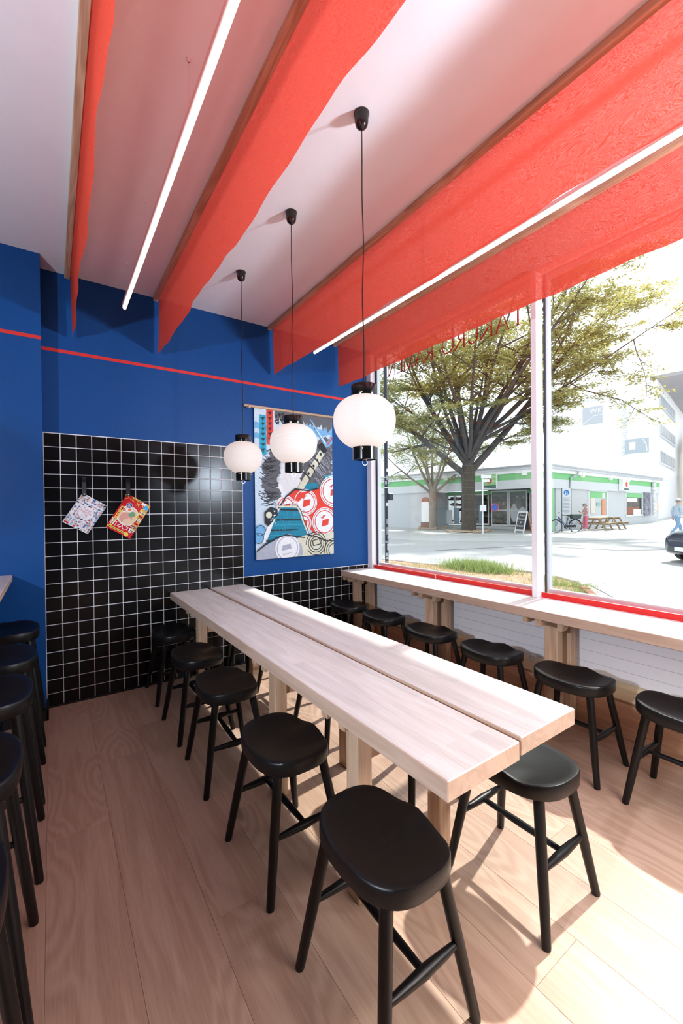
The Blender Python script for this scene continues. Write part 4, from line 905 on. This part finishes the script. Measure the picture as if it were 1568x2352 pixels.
# ---------------------------------------------------------------- big white furniture house behind it
a11 = math.radians(11); X1 = Vector((math.cos(a11), math.sin(a11), 0)); Y1 = Vector((-math.sin(a11), math.cos(a11), 0))
wh = thing('furniture_house', tuple(Vector((CX, CY, 0)) + X1 * 31 - Y1 * 1.2), 'tall white furniture house with faint lettering rising behind the flower shop', 'building', rz=a11)
build('wall', G().box(0, 24, 0, 40, -.03, 15.0), white_out, wh)
rf = G().box(-.25, 26, -2.2, .6, 15.0, 15.35); build('roof', rf, mat('roof_grey', (.40, .41, .43), .8), wh)
bandm = mat('band_glass', (.36, .39, .42), .3)
for (x0, x1_, z0, z1) in ((1.6, 14.0, 9.35, 10.35), (1.6, 14.0, 12.6, 13.6), (1.6, 14.0, 6.3, 7.4)):
    w = build('window', G().box(x0, x1_, -.10, 0, z0 - .12, z1 + .12).box(x0 - .1, x1_ + .1, -.16, 0, z0 - .3, z0 - .12), fascia_grey, wh)
    n = 6
    for i in range(n): build('pane', G().box(x0 + .15 + (x1_ - x0 - .2) * i / n, x0 - .05 + (x1_ - x0 - .2) * (i + 1) / n, -.14, -.1, z0, z1), bandm, w)
fw = lambda y, z, d=0: (-.03 - .01 * d, y, z)
faint = mat('faint_grey', (.55, .57, .62), .9); fainter = mat('fainter_grey', (.66, .68, .71), .9)
def flat(name, y0, y1, z0, z1, m, d=0): return build(name, G().box(-.06 - .01 * d, 0, y0, y1, z0, z1), m, wh)
sg = flat('logo_sign', 5.1, 7.15, 11.1, 13.1, faint)
fl_ = lambda a, b, d=2: (-.07 - .005 * d, 5.6 - a, 12.25 + b)
g = G(); put_text(g, 'WK', .80, lambda a, b: (-.075, 5.75 - a, 12.35 + b), 0)
g.prism([(7.15, 11.1), (6.0, 12.0), (5.1, 12.0), (5.1, 12.06), (5.97, 12.06), (7.15, 11.2)], lambda a, b, t: (-.06 - .015 * t, a, b), 0, 1); build('lettering', g, white_out, sg)
g = G(); put_text(g, 'EINRICHTUNGSHAUS', .78, lambda a, b: (-.05, 3.25 - b, 10.1 + a), 0, sx=.80); build('lettering', g, fainter, wh)
g = G(); put_text(g, 'Individualisten', .72, lambda a, b: (-.05, 7.1 - a, 13.75 + b), 0); build('lettering', g, fainter, wh)
g = G(); put_text(g, 'WOHNEN', .34, lambda a, b: (-.05, 6.1 - a, 10.65 + b), 0, spacing=1.3); g.v = g.v; 
pic = flat('picture_panel', .75, 2.9, 7.28, 8.85, mat('picture_grey', (.50, .55, .60), .9))
build('notice', G().box(-.08, -.06, 1.95, 2.5, 7.65, 8.5), white_out, pic); build('curve', G().prism([(1.25, 8.75), (.95, 8.2), (.85, 7.4), (.92, 7.4), (1.02, 8.15), (1.32, 8.75)], lambda a, b, t: (-.06 - .02 * t, a, b), 0, 1), white_out, pic)
# pale house far off at the right edge
fb = thing('far_house', (70, 13.5, 0), 'pale rendered house seen far off at the right picture edge', 'building', rz=.1)
build('wall', G().box(0, 20, -14, 6, -.03, 9.5), mat('pale_render', (.80, .76, .70), .9), fb); build('roof', G().prism([(-.5, 9.5), (20.5, 9.5), (10, 13)], lambda a, b, t: (a, -14.5 + 21 * t, b), 0, 1), mat('roof_pale', (.5, .42, .38), .9), fb)
for y in (-9, -5, -1, 3):
    for z in (1.5, 4.5, 7.2): build('window', G().box(-.05, 0, y, y + 1.1, z, z + 1.5), bandm, fb)

# ---------------------------------------------------------------- things standing on the pavement
pole_m = mat('pole_black', (.02, .021, .025), .4); sticker = [mat('sticker_%d' % i, c, .5) for i, c in enumerate(((.75, .76, .78), (.25, .30, .38), (.60, .10, .08), (.45, .50, .58)))]
t = thing('sticker_pole', (4.27, 4.95, -.0), 'slim black pole plastered with stickers right outside the window', 'pole')
build('pole', G().tube([(0, 0, 0), (0, 0, 4.2)], .028, 12), pole_m, t, smooth=60)
rs = random.Random(8); z = .45
while z < 2.05:
    h = rs.uniform(.03, .13)
    if rs.random() < .72 - .25 * (z > 1.4):
        a0 = PI + .86 + rs.uniform(-.9, .5); da = rs.uniform(.6, 1.6); n = 6
        V = [(.0292 * math.cos(a0 + da * i / n), .0292 * math.sin(a0 + da * i / n), zz) for zz in (z, z + h) for i in range(n + 1)]
        build('sticker', G().add(V, [(i, i + 1, n + 2 + i, n + 1 + i) for i in range(n)]), sticker[rs.choice([0, 0, 0, 1, 3, 1, 3, 2 if z > 1.3 else 0])], t)
    z += h + rs.uniform(.005, .06)
build('box', G().box(.0, .10, -.06, .02, 1.55, 1.66, bev=.01), pole_m, t)
build('band', G().lathe([(.0295, 1.90), (.0295, 1.915)], 12).lathe([(.0295, 1.74), (.0295, 1.755)], 12), sticker[0], t)
white_pl = mat('white_enamel', (.78, .79, .80), .4)
t = thing('street_sign', (18.95, 14.13, 0), 'white street name sign on a thin pole beside the big tree', 'sign', rz=-.60)
build('pole', G().tube([(0, 0, -.03), (0, 0, 3.2)], .032, 10), white_pl, t, smooth=60)
build('name_plate', G().box(-.10, .46, -.06, -.04, 2.98, 3.16), white_pl, t); build('name_plate', G().box(-.06, .36, -.03, -.01, 2.78, 2.92), white_pl, t)
build('no_stopping_disc', G().tube([(.62, -.05, 1.42), (.62, -.08, 1.42)], .22, 20), mat('sign_blue', (.03, .10, .42), .4), t); build('disc_rim', G().tube([(.62 + .20 * math.cos(2 * PI * i / 20), -.085, 1.42 + .20 * math.sin(2 * PI * i / 20)) for i in range(21)], .025, 5), pm[3], t)
build('notice', G().box(-.16, .16, -.08, -.05, 1.22, 1.55), white_pl, t)
# chalk board
ab = thing('chalk_board', (21.55, 13.42, -.006), 'folding wooden chalkboard standing before the shop door', 'sign', rz=-.25)
ch_w = mat('board_wood', (.42, .16, .07), .6); slate = mat('slate', (.07, .075, .09), .8); chalk = mat('chalk', (.8, .8, .78), .9)
for s in (-1, 1):
    Mx = Matrix.Translation((s * .30, 0, 0)) @ Matrix.Rotation(-s * .24, 4, 'Y')
    f = build('frame', G().box(-.02, .02, -.34, -.28, 0, 1.22, M=Mx).box(-.02, .02, .28, .34, 0, 1.22, M=Mx).box(-.02, .02, -.28, .28, 1.15, 1.22, M=Mx).box(-.02, .02, -.28, .28, .12, .20, M=Mx), ch_w if s > 0 else white_pl, ab)
    build('slate', G().box(-.008, .008, -.28, .28, .20, 1.15, M=Mx), slate, f)
    if s < 0:
        g = G()
        for k, w in enumerate(('Fresh', 'Flowers', '&', 'Kräuter')): put_text(g, w, .16, lambda a, b, k=k: tuple(Mx @ Vector((-.012, -a, .95 - .2 * k + b))), 0)
        build('chalk_writing', g, chalk, f)
# information board with the round blue sign
t = thing('info_board', (24.0, 12.30, -.006), 'tall dark framed notice board with round blue walkers sign', 'sign', rz=-.60)
dk = mat('dark_frame', (.09, .10, .12), .5)
for x in (-.27, .25): build('post', G().box(x, x + .03, -.02, .02, 0, 2.48), dk, t)
pl_ = build('panel', G().box(-.24, .25, -.012, .012, .98, 2.46), mat('board_pale', (.62, .64, .66), .6), t)
g = G(); fb_ = lambda x, z, d=1: (x, -.013 - .002 * d, z)
g.face([fb_(u, v) for u, v in circle(0, 2.22, .155, 24)], 0)
for (cx, h0) in ((-.035, .085), (.05, .055)): g.face([fb_(u, v, 2) for u, v in circle(cx, 2.14 + h0 * 1.6, .02, 8)], 1); g.face([fb_(cx - .022, 2.10, 2), fb_(cx + .022, 2.10, 2), fb_(cx + .018, 2.12 + h0 * 1.15, 2), fb_(cx - .018, 2.12 + h0 * 1.15, 2)], 1)
for k in range(14):
    z = 1.96 - .068 * k
    if k in (0, 4, 7, 10): g.face([fb_(-.22, z), fb_(.23, z), fb_(.23, z + .008), fb_(-.22, z + .008)], 2)
    else: g.face([fb_(-.19, z), fb_(.19 - .03 * (k % 3), z), fb_(.19 - .03 * (k % 3), z + .022), fb_(-.19, z + .022)], 2)
build('print', g, [mat('sign_blue2', (.01, .16, .50), .5), white_out, mat('print_grey', (.22, .24, .28), .8)], pl_)
build('foot_panel', G().box(-.24, .25, -.012, .012, .92, .98), dk, t)
# bicycle, seen from its left side, front wheel to the left
bi = thing('bicycle', (23.35, 12.02, -.006), 'dark blue city bicycle leaning by the notice board with a wicker rear basket', 'bicycle', rz=-.60)
bk_m = mat('bike_black', (.012, .013, .016), .45); bk_b = mat('bike_blue', (.02, .06, .16), .35)
def wheel(x):
    w = build('wheel', G().tube([(x + .335 * math.cos(2 * PI * i / 32), 0, .35 + .335 * math.sin(2 * PI * i / 32)) for i in range(33)], .018, 6), bk_m, bi, smooth=60)
    build('rim', G().tube([(x + .312 * math.cos(2 * PI * i / 32), 0, .35 + .312 * math.sin(2 * PI * i / 32)) for i in range(33)], .008, 5), alu, w)
    g = G()
    for k in range(20): a = 2 * PI * k / 20; g.tube([(x, .02 * (-1) ** k, .35), (x + .31 * math.cos(a), 0, .35 + .31 * math.sin(a))], .0018, 4, cap=False)
    build('spokes', g, alu, w); build('hub', G().tube([(x, -.05, .35), (x, .05, .35)], .022, 8), alu, w)
wheel(-.54); wheel(.54)
build('frame', G().tube([(-.36, 0, .86), (-.02, 0, .32)], .020, 8).tube([(-.34, 0, .74), (.02, 0, .42)], .016, 8).tube([(-.02, 0, .30), (.16, 0, .86)], .017, 8).tube([(-.02, .03, .31), (.54, .05, .35)], .010, 6).tube([(-.02, -.03, .31), (.54, -.05, .35)], .010, 6).tube([(.13, .03, .74), (.54, .05, .35)], .009, 6).tube([(.13, -.03, .74), (.54, -.05, .35)], .009, 6), bk_b, bi, smooth=60)
build('fork', G().tube([(-.37, 0, .90), (-.41, .045, .72), (-.54, .05, .35)], .011, 6).tube([(-.37, 0, .90), (-.41, -.045, .72), (-.54, -.05, .35)], .011, 6), bk_b, bi)
build('handlebar', G().tube([(-.36, 0, .86), (-.34, 0, 1.05)], .013, 6).tube([(-.22, -.30, 1.10), (-.32, -.20, 1.10), (-.36, 0, 1.06), (-.32, .20, 1.10), (-.22, .30, 1.10)], .012, 6), alu, bi)
for y in (-.30, .30): build('grip', G().tube([(-.24, y, 1.10), (-.14, y * 1.03, 1.09)], .018, 8), bk_m, bi)
build('saddle', G().ball((.20, 0, .95), .13, 12, 6, sc=(1.1, .75, .32)).tube([(.16, 0, .84), (.19, 0, .93)], .013, 6), bk_m, bi, smooth=60)
build('chain_case', G().tube([(-.02, -.06, .31), (-.02, -.075, .31)], .10, 16).box(-.02, .54, -.075, -.06, .29, .41), bk_m, bi)
build('crank', G().tube([(-.02, -.09, .31), (.08, -.09, .17)], .009, 6).box(.04, .13, -.20, -.09, .15, .175).tube([(-.02, .09, .31), (-.12, .09, .45)], .009, 6).box(-.17, -.08, .09, .20, .435, .46), alu, bi)
for x in (-.54, .54): build('mudguard', G().tube([(x + .375 * math.cos(a), 0, .35 + .375 * math.sin(a)) for a in [PI * (.15 + .75 * i / 10) for i in range(11)]], .022, 5), bk_m, bi)
build('carrier', G().box(.30, .78, -.07, .07, .735, .75).tube([(.70, .06, .74), (.54, .06, .35)], .007, 5).tube([(.70, -.06, .74), (.54, -.06, .35)], .007, 5), bk_m, bi)
bs = build('basket', G().prism([(.34, .76), (.76, .76), (.82, 1.0), (.28, 1.0)], lambda a, b, t: (a, -.16 + .32 * t, b), 0, 1), mat('wicker_dark', (.06, .08, .07), .9, var=.5, scale=60, bump=.6), bi)
build('lamp', G().ball((-.46, 0, .93), .045, 10, 6), alu, bi, smooth=60); build('stand', G().tube([(.05, .05, .33), (.12, .18, .01)], .009, 6), alu, bi)
# picnic tables
def picnic(x, y, label, rz):
    t = thing('picnic_table', (x, y, -.006), label, 'table', 'picnic tables before the shop wall', rz)
    m = mat('picnic_wood', (.40, .30, .20), .8, var=.25, scale=4, stretch=(1, 8, 8))
    for k in range(5): build('slat', G().box(-.85, .85, -.36 + .146 * k, -.36 + .146 * k + .138, .71, .75, bev=.004), m, t)
    for s in (-1, 1):
        for k in range(2): a, b = sorted((s * (.58 + .13 * k), s * (.58 + .13 * k + .12))); build('seat_slat', G().box(-.85, .85, a, b, .42, .455, bev=.004), m, t)
    for x_ in (-.58, .58):
        for s in (-1, 1): build('leg', G().add([(x_ + dx, s * y_, z) for dx in (-.022, .022) for (y_, z) in ((.62, 0), (.72, 0), (.36, .71), (.26, .71))], [(0, 1, 2, 3), (7, 6, 5, 4), (0, 4, 5, 1), (1, 5, 6, 2), (2, 6, 7, 3), (3, 7, 4, 0)]), m, t)
        build('crossbeam', G().box(x_ + .023, x_ + .063, -.82, .82, .33, .42, bev=.003), m, t); build('crossbeam', G().box(x_ + .023, x_ + .063, -.36, .36, .63, .71, bev=.003), m, t)
        sg_ = 1 if x_ > 0 else -1; build('brace', G().tube([(x_ - sg_ * .05, 0, .38), (x_ - sg_ * .42, 0, .70)], .03, 4), m, t)
picnic(27.2, 12.1, 'wooden picnic table nearer the woman, left of the pair', .12)
picnic(29.0, 12.1, 'wooden picnic table right of the pair before the shop window', .12)
# street lamp far right
t = thing('street_lamp', (45.5, 10.6, -.03), 'thin curved street lamp far off by the white house', 'lamp', rz=a11)
build('post', G().tube([(0, 0, 0), (0, 0, 6.6), (-.1, -.2, 7.0), (-.4, -.5, 7.15), (-.8, -.8, 6.9)], [.07, .05, .04, .035, .03], 8), mat('lamp_grey', (.25, .26, .28), .5), t, smooth=60); build('shade', G().lathe([(.05, .2), (.10, .12), (.34, 0), (.32, -.02), (.02, -.02)], 16, c=(-.8, -.8, 6.7)), mat('lamp_grey2', (.22, .23, .25), .5), t, smooth=50)

# ---------------------------------------------------------------- people
skin = mat('skin', (.58, .36, .27), .6)
def figure(root, J, edges, R, regions, mats):
    """one continuous skinned body; J joints, regions(center)->material index"""
    names = list(J); me = bpy.data.meshes.new('body'); me.from_pydata([J[n] for n in names], [(names.index(a), names.index(b)) for a, b in edges], [])
    o = bpy.data.objects.new('body', me); COL.objects.link(o)
    sk = o.modifiers.new('skin', 'SKIN'); sk.use_smooth_shade = True
    if not me.skin_vertices: 
        bpy.context.view_layer.objects.active = o
    for i, n in enumerate(names):
        d = me.skin_vertices[0].data[i]; rr_ = R[n]; d.radius = rr_ if isinstance(rr_, tuple) else (rr_, rr_); d.use_root = (n == 'pelvis')
    ss = o.modifiers.new('sub', 'SUBSURF'); ss.levels = 1; ss.render_levels = 1
    dg_ = bpy.context.evaluated_depsgraph_get(); ev = o.evaluated_get(dg_); m2 = bpy.data.meshes.new_from_object(ev)
    bpy.data.objects.remove(o)
    m2.name = 'body'; m2.materials.clear()
    for m in mats: m2.materials.append(m)
    for p in m2.polygons: p.material_index = regions(p.center); p.use_smooth = True
    b = bpy.data.objects.new('body', m2); COL.objects.link(b); b.parent = root
    return b
def hand(J, E, R, wrist, name, pos, d, side, curl):
    """palm + five unequal fingers rooted inside it"""
    d = Vector(d).normalized(); s = Vector(side).normalized(); c = Vector(curl).normalized(); p = Vector(pos)
    J[name + 'palm'] = tuple(p + d * .05); R[name + 'palm'] = (.034, .018); E.append((wrist, name + 'palm'))
    for k, (off, L) in enumerate(((-.028, .068), (-.010, .078), (.009, .072), (.026, .056))):
        a = p + d * .085 + s * off; b = a + d * L * .5 + c * .012; e = b + d * L * .32 + c * L * .38
        for q, (n, v, r_) in enumerate((('a', a, .0095), ('b', b, .0088), ('c', e, .0075))): J[f'{name}{k}{n}'] = tuple(v); R[f'{name}{k}{n}'] = r_
        E += [(name + 'palm', f'{name}{k}a'), (f'{name}{k}a', f'{name}{k}b'), (f'{name}{k}b', f'{name}{k}c')]
    a = p + d * .03 - s * .036; b = a - s * .02 + d * .03; e = b + d * .026 + c * .012
    for n, v, r_ in (('a', a, .011), ('b', b, .010), ('c', e, .0085)): J[name + 't' + n] = tuple(v); R[name + 't' + n] = r_
    E += [(name + 'palm', name + 'ta'), (name + 'ta', name + 'tb'), (name + 'tb', name + 'tc')]
def face_bits(root, c, fwd, up, r):
    """eyes, brows, nose, mouth, ears set on the head at centre c"""
    f = Vector(fwd).normalized(); u = Vector(up).normalized(); l = u.cross(f).normalized(); c = Vector(c)
    def part(n, g, m): build(n, g, m, root, smooth=180)
    ey = G(); br_ = G(); ear = G()
    for s in (-1, 1):
        ey.ball(c + f * r * .90 + l * s * r * .36 + u * .005, r * .13, 8, 6); br_.tube([c + f * r * .93 + l * s * r * .2 + u * r * .28, c + f * r * .88 + l * s * r * .55 + u * r * .27], r * .05, 5); ear.ball(c + l * s * r * .95 - f * r * .05, r * .26, 8, 6, sc=(.7, .7, 1.1))
    part('eyes', ey, mat('eye', (.05, .04, .04), .2)); part('brows', br_, mat('brow', (.20, .18, .17), .8)); part('ears', ear, skin)
    part('nose', G().tube([c + f * r * .92 + u * r * .12, c + f * r * 1.16 - u * r * .16, c + f * r * .95 - u * r * .28], [r * .08, r * .15, r * .10], 8), skin)
    part('mouth', G().tube([c + f * r * .88 - u * r * .50 + l * r * .26, c + f * r * .97 - u * r * .48, c + f * r * .88 - u * r * .50 - l * r * .26], [r * .04, r * .07, r * .04], 6), mat('lips', (.45, .18, .16), .5))
# woman with a phone, facing the picture's left, head bent
wo = thing('person', (26.0, 12.2, -.006), 'person in pink trousers and red checked shirt looking down at a phone', 'person', rz=math.radians(145))
J = dict(pelvis=(0, 0, .86), spine=(-.01, 0, 1.02), chest=(-.02, 0, 1.20), neck=(.01, 0, 1.36), head0=(.06, 0, 1.43), head1=(.085, 0, 1.50), head2=(.07, 0, 1.565),
    hipL=(0, .09, .82), kneeL=(.03, .10, .45), ankL=(-.02, .10, .08), toeL=(.13, .11, .035), hipR=(0, -.09, .82), kneeR=(.05, -.10, .45), ankR=(.02, -.10, .08), toeR=(.17, -.11, .035),
    shL=(-.02, .17, 1.29), elL=(.03, .21, 1.03), wrL=(.24, .11, 1.06), shR=(-.02, -.17, 1.29), elR=(.04, -.21, 1.03), wrR=(.24, -.09, 1.08))
E = [('pelvis', 'spine'), ('spine', 'chest'), ('chest', 'neck'), ('neck', 'head0'), ('head0', 'head1'), ('head1', 'head2'), ('pelvis', 'hipL'), ('hipL', 'kneeL'), ('kneeL', 'ankL'), ('ankL', 'toeL'), ('pelvis', 'hipR'), ('hipR', 'kneeR'), ('kneeR', 'ankR'), ('ankR', 'toeR'), ('chest', 'shL'), ('shL', 'elL'), ('elL', 'wrL'), ('chest', 'shR'), ('shR', 'elR'), ('elR', 'wrR')]
R = dict(pelvis=(.15, .13), spine=(.14, .115), chest=(.15, .115), neck=.052, head0=.062, head1=.088, head2=.075, hipL=.095, kneeL=.072, ankL=.055, toeL=.034, hipR=.095, kneeR=.072, ankR=.055, toeR=.034, shL=.062, elL=.048, wrL=.028, shR=.062, elR=.048, wrR=.028)
hand(J, E, R, 'wrL', 'hl', (.25, .10, 1.065), (.9, -.35, .25), (0, .3, .9), (-.2, -.9, .1)); hand(J, E, R, 'wrR', 'hr', (.25, -.08, 1.085), (.9, .3, .25), (0, -.3, .9), (-.2, .9, .1))
pink = mat('pink_trousers', (.62, .16, .24), .9, var=.08, scale=20); shoe = mat('white_shoe', (.78, .77, .76), .7)
plaid, nt, b = new_mat('check_shirt'); tc = nt.nodes.new('ShaderNodeTexCoord'); ck = nt.nodes.new('ShaderNodeTexChecker'); ck.inputs['Scale'].default_value = 17; ck.inputs['Color1'].default_value = (.72, .68, .68, 1); ck.inputs['Color2'].default_value = (.48, .06, .08, 1); nt.links.new(tc.outputs['Object'], ck.inputs[0]); nt.links.new(ck.outputs[0], b.inputs['Base Color']); b.inputs['Roughness'].default_value = .9
def reg(c):
    if c.z < .11: return 3
    if c.z > 1.345 or (c.x > .225 and c.z > .95): return 0
    return 2 if c.z < .84 else 1
figure(wo, J, E, R, reg, [skin, plaid, pink, shoe])
grey_hair = mat('grey_hair', (.22, .22, .23), .8, var=.3, scale=40)
build('hair', G().ball((.055, 0, 1.535), .108, 14, 10, sc=(1.0, .95, .85)).ball((-.01, 0, 1.47), .085, 12, 8, sc=(.8, 1.0, .95)), grey_hair, wo, smooth=180)
face_bits(wo, (.088, 0, 1.49), (.85, 0, -.5), (.5, 0, .85), .088)
ph = tag(build('phone', G().box(-.035, .035, -.006, .006, -.075, .075, bev=.004), black_pl), 'dark phone held up in both hands by the person in pink trousers', 'phone')
ph.matrix_world = Matrix.Translation((26.0, 12.2, -.006)) @ Matrix.Rotation(math.radians(145), 4, 'Z') @ Matrix.Translation((.372, .012, 1.125)) @ Matrix.Rotation(.9, 4, 'Y') @ Matrix.Rotation(PI / 2, 4, 'Z')
# man walking to the picture's right
ma = thing('person', (24.35, 7.30, -.03), 'person in a pale cap, light blue pullover and jeans walking along the street', 'person', rz=math.radians(-36))
J = dict(pelvis=(0, 0, .93), spine=(.01, 0, 1.10), chest=(.03, 0, 1.32), neck=(.05, 0, 1.50), head0=(.08, 0, 1.58), head1=(.09, 0, 1.66), head2=(.08, 0, 1.73),
    hipL=(0, .10, .89), kneeL=(.22, .10, .52), ankL=(.30, .10, .10), toeL=(.45, .11, .06), hipR=(0, -.10, .89), kneeR=(-.04, -.10, .48), ankR=(-.36, -.10, .16), toeR=(-.24, -.11, .04),
    shL=(.03, .20, 1.42), elL=(-.06, .25, 1.14), wrL=(-.02, .24, .90), shR=(.03, -.20, 1.42), elR=(.02, -.26, 1.13), wrR=(.20, -.24, .95))
R = dict(pelvis=(.155, .13), spine=(.15, .125), chest=(.17, .125), neck=.058, head0=.066, head1=.092, head2=.08, hipL=.10, kneeL=.075, ankL=.058, toeL=.038, hipR=.10, kneeR=.075, ankR=.058, toeR=.038, shL=.072, elL=.054, wrL=.030, shR=.072, elR=.054, wrR=.030)
E = E[:20]
hand(J, E, R, 'wrL', 'hl', (-.01, .24, .885), (.1, 0, -1), (1, 0, 0), (.3, -.9, 0)); hand(J, E, R, 'wrR', 'hr', (.21, -.24, .935), (.5, 0, -.85), (.8, 0, .4), (.3, .9, 0))
def reg2(c):
    if c.z < .115 and abs(c.x) > .2: return 3
    if c.z > 1.49 or (c.z < .925 and abs(c.y) > .19): return 0
    if c.x > .19 and c.z < .96 and c.y < -.17: return 0
    return 2 if c.z < .95 else 1
figure(ma, J, E, R, reg2, [skin, mat('pale_pullover', (.44, .52, .62), .9, var=.05, scale=15), mat('jeans', (.22, .34, .52), .9, var=.15, scale=25), mat('dark_shoe', (.12, .11, .11), .7)])
cp = build('cap', G().ball((.075, 0, 1.725), .104, 16, 10, sc=(1.05, .98, .72)), mat('pale_cap', (.66, .65, .62), .9), ma, smooth=180); build('peak', G().prism(circle(.19, 0, .075, 16, .08), lambda a, b, t: (a, b, 1.715 + .012 * t - .15 * (a - .12)), 0, 1), MATS['pale_cap'], cp)
build('hair', G().ball((.05, 0, 1.67), .095, 12, 8, sc=(.9, 1.02, .8)), grey_hair, ma, smooth=180); face_bits(ma, (.092, 0, 1.655), (1, 0, 0), (0, 0, 1), .092)
# dark car whose nose enters at the right edge
ca = thing('car', (14.36, 2.58, -.032), 'dark blue car whose rounded nose enters at the right picture edge', 'car', rz=math.radians(145))
car_p = mat('car_paint', (.012, .022, .05), .22, coat=.6); gls = mat('car_glass', (.02, .025, .03), .06); tyre = mat('tyre', (.014, .014, .015), .9)
# sections along x (front = +x): half width, sill, belt, roof half width, roof height
SEC = [(1.92, .52, .30, .52, .50, .56), (1.88, .68, .24, .60, .62, .68), (1.70, .78, .20, .68, .70, .78), (1.30, .83, .18, .78, .74, .88), (.80, .85, .18, .88, .70, .96), (.62, .85, .18, .90, .66, 1.02), (.05, .86, .18, .92, .60, 1.38), (-.50, .86, .18, .93, .60, 1.45), (-1.20, .85, .18, .93, .58, 1.42), (-1.75, .82, .22, .92, .54, 1.22), (-1.98, .74, .30, .86, .52, .95), (-2.02, .62, .36, .60, .50, .64)]
V = []; Q = []; nr_ = 12
for (x, hw, z0, zb, rw, zr) in SEC:
    pts = [(-hw * .9, z0), (-hw, z0 + .12), (-hw * 1.0, (z0 + zb) / 2 + .05), (-hw * .97, zb), (-rw, zr - .03), (-rw * .75, zr), (rw * .75, zr), (rw, zr - .03), (hw * .97, zb), (hw, (z0 + zb) / 2 + .05), (hw, z0 + .12), (hw * .9, z0)]
    V += [(x, y, z) for y, z in pts]
k = len(SEC)
for i in range(k - 1):
    for j in range(nr_): Q.append((i * nr_ + j, i * nr_ + (j + 1) % nr_, (i + 1) * nr_ + (j + 1) % nr_, (i + 1) * nr_ + j))
Q += [tuple(range(nr_)), tuple((k - 1) * nr_ + j for j in range(nr_))[::-1]]
bd = build('body', G().add(V, Q), car_p, ca, smooth=50)
def panel(name, quads, off=.008):
    g = G()
    for q in quads:
        P = [Vector(V[i]) for i in q]; c = sum(P, Vector()) / 4; n = (P[1] - P[0]).cross(P[2] - P[0]).normalized(); n = n if n.dot(c - Vector((c.x, 0, .7))) > 0 else -n
        A = [p.lerp(c, .10) + n * off for p in P]; B = [p.lerp(c, .10) - n * .01 for p in P]
        g.add(A + B, [(0, 1, 2, 3), (7, 6, 5, 4)] + [(m, (m + 1) % 4, 4 + (m + 1) % 4, 4 + m) for m in range(4)])
    return build(name, g, gls, ca)
ix = lambda s, p: s * nr_ + p
panel('windscreen', [(ix(5, 5), ix(5, 6), ix(6, 6), ix(6, 5))]); panel('rear_window', [(ix(8, 5), ix(8, 6), ix(9, 6), ix(9, 5))])
for a, b in ((3, 4), (8, 7)):
    for s in (6, 7): panel('side_window', [(ix(s, a), ix(s, b), ix(s + 1, b), ix(s + 1, a))])
for x in (1.22, -1.28):
    for s in (-1, 1):
        w = build('wheel', G().tube([(x, s * .70, .31), (x, s * .88, .31)], .31, 24), tyre, ca, smooth=40); build('hubcap', G().tube([(x, s * .88, .31), (x, s * .892, .31)], [.20, .17], 18), alu, w)
for s in (-1, 1): build('headlamp', G().ball((1.74, s * .60, .60), .13, 12, 8, sc=(.9, 1.2, .62)), mat('lamp_lens', (.70, .74, .78), .08), ca, smooth=180)
build('bumper', G().box(1.84, 1.96, -.52, .52, .28, .42, bev=.03), mat('bumper_grey', (.06, .07, .08), .5), ca); build('plate', G().box(1.955, 1.968, -.26, .26, .32, .42), white_pl, ca)
for s in (-1, 1): build('mirror', G().ball((.55, s * .95, .98), .09, 8, 6, sc=(.6, 1, .7)), car_p, ca, smooth=180)
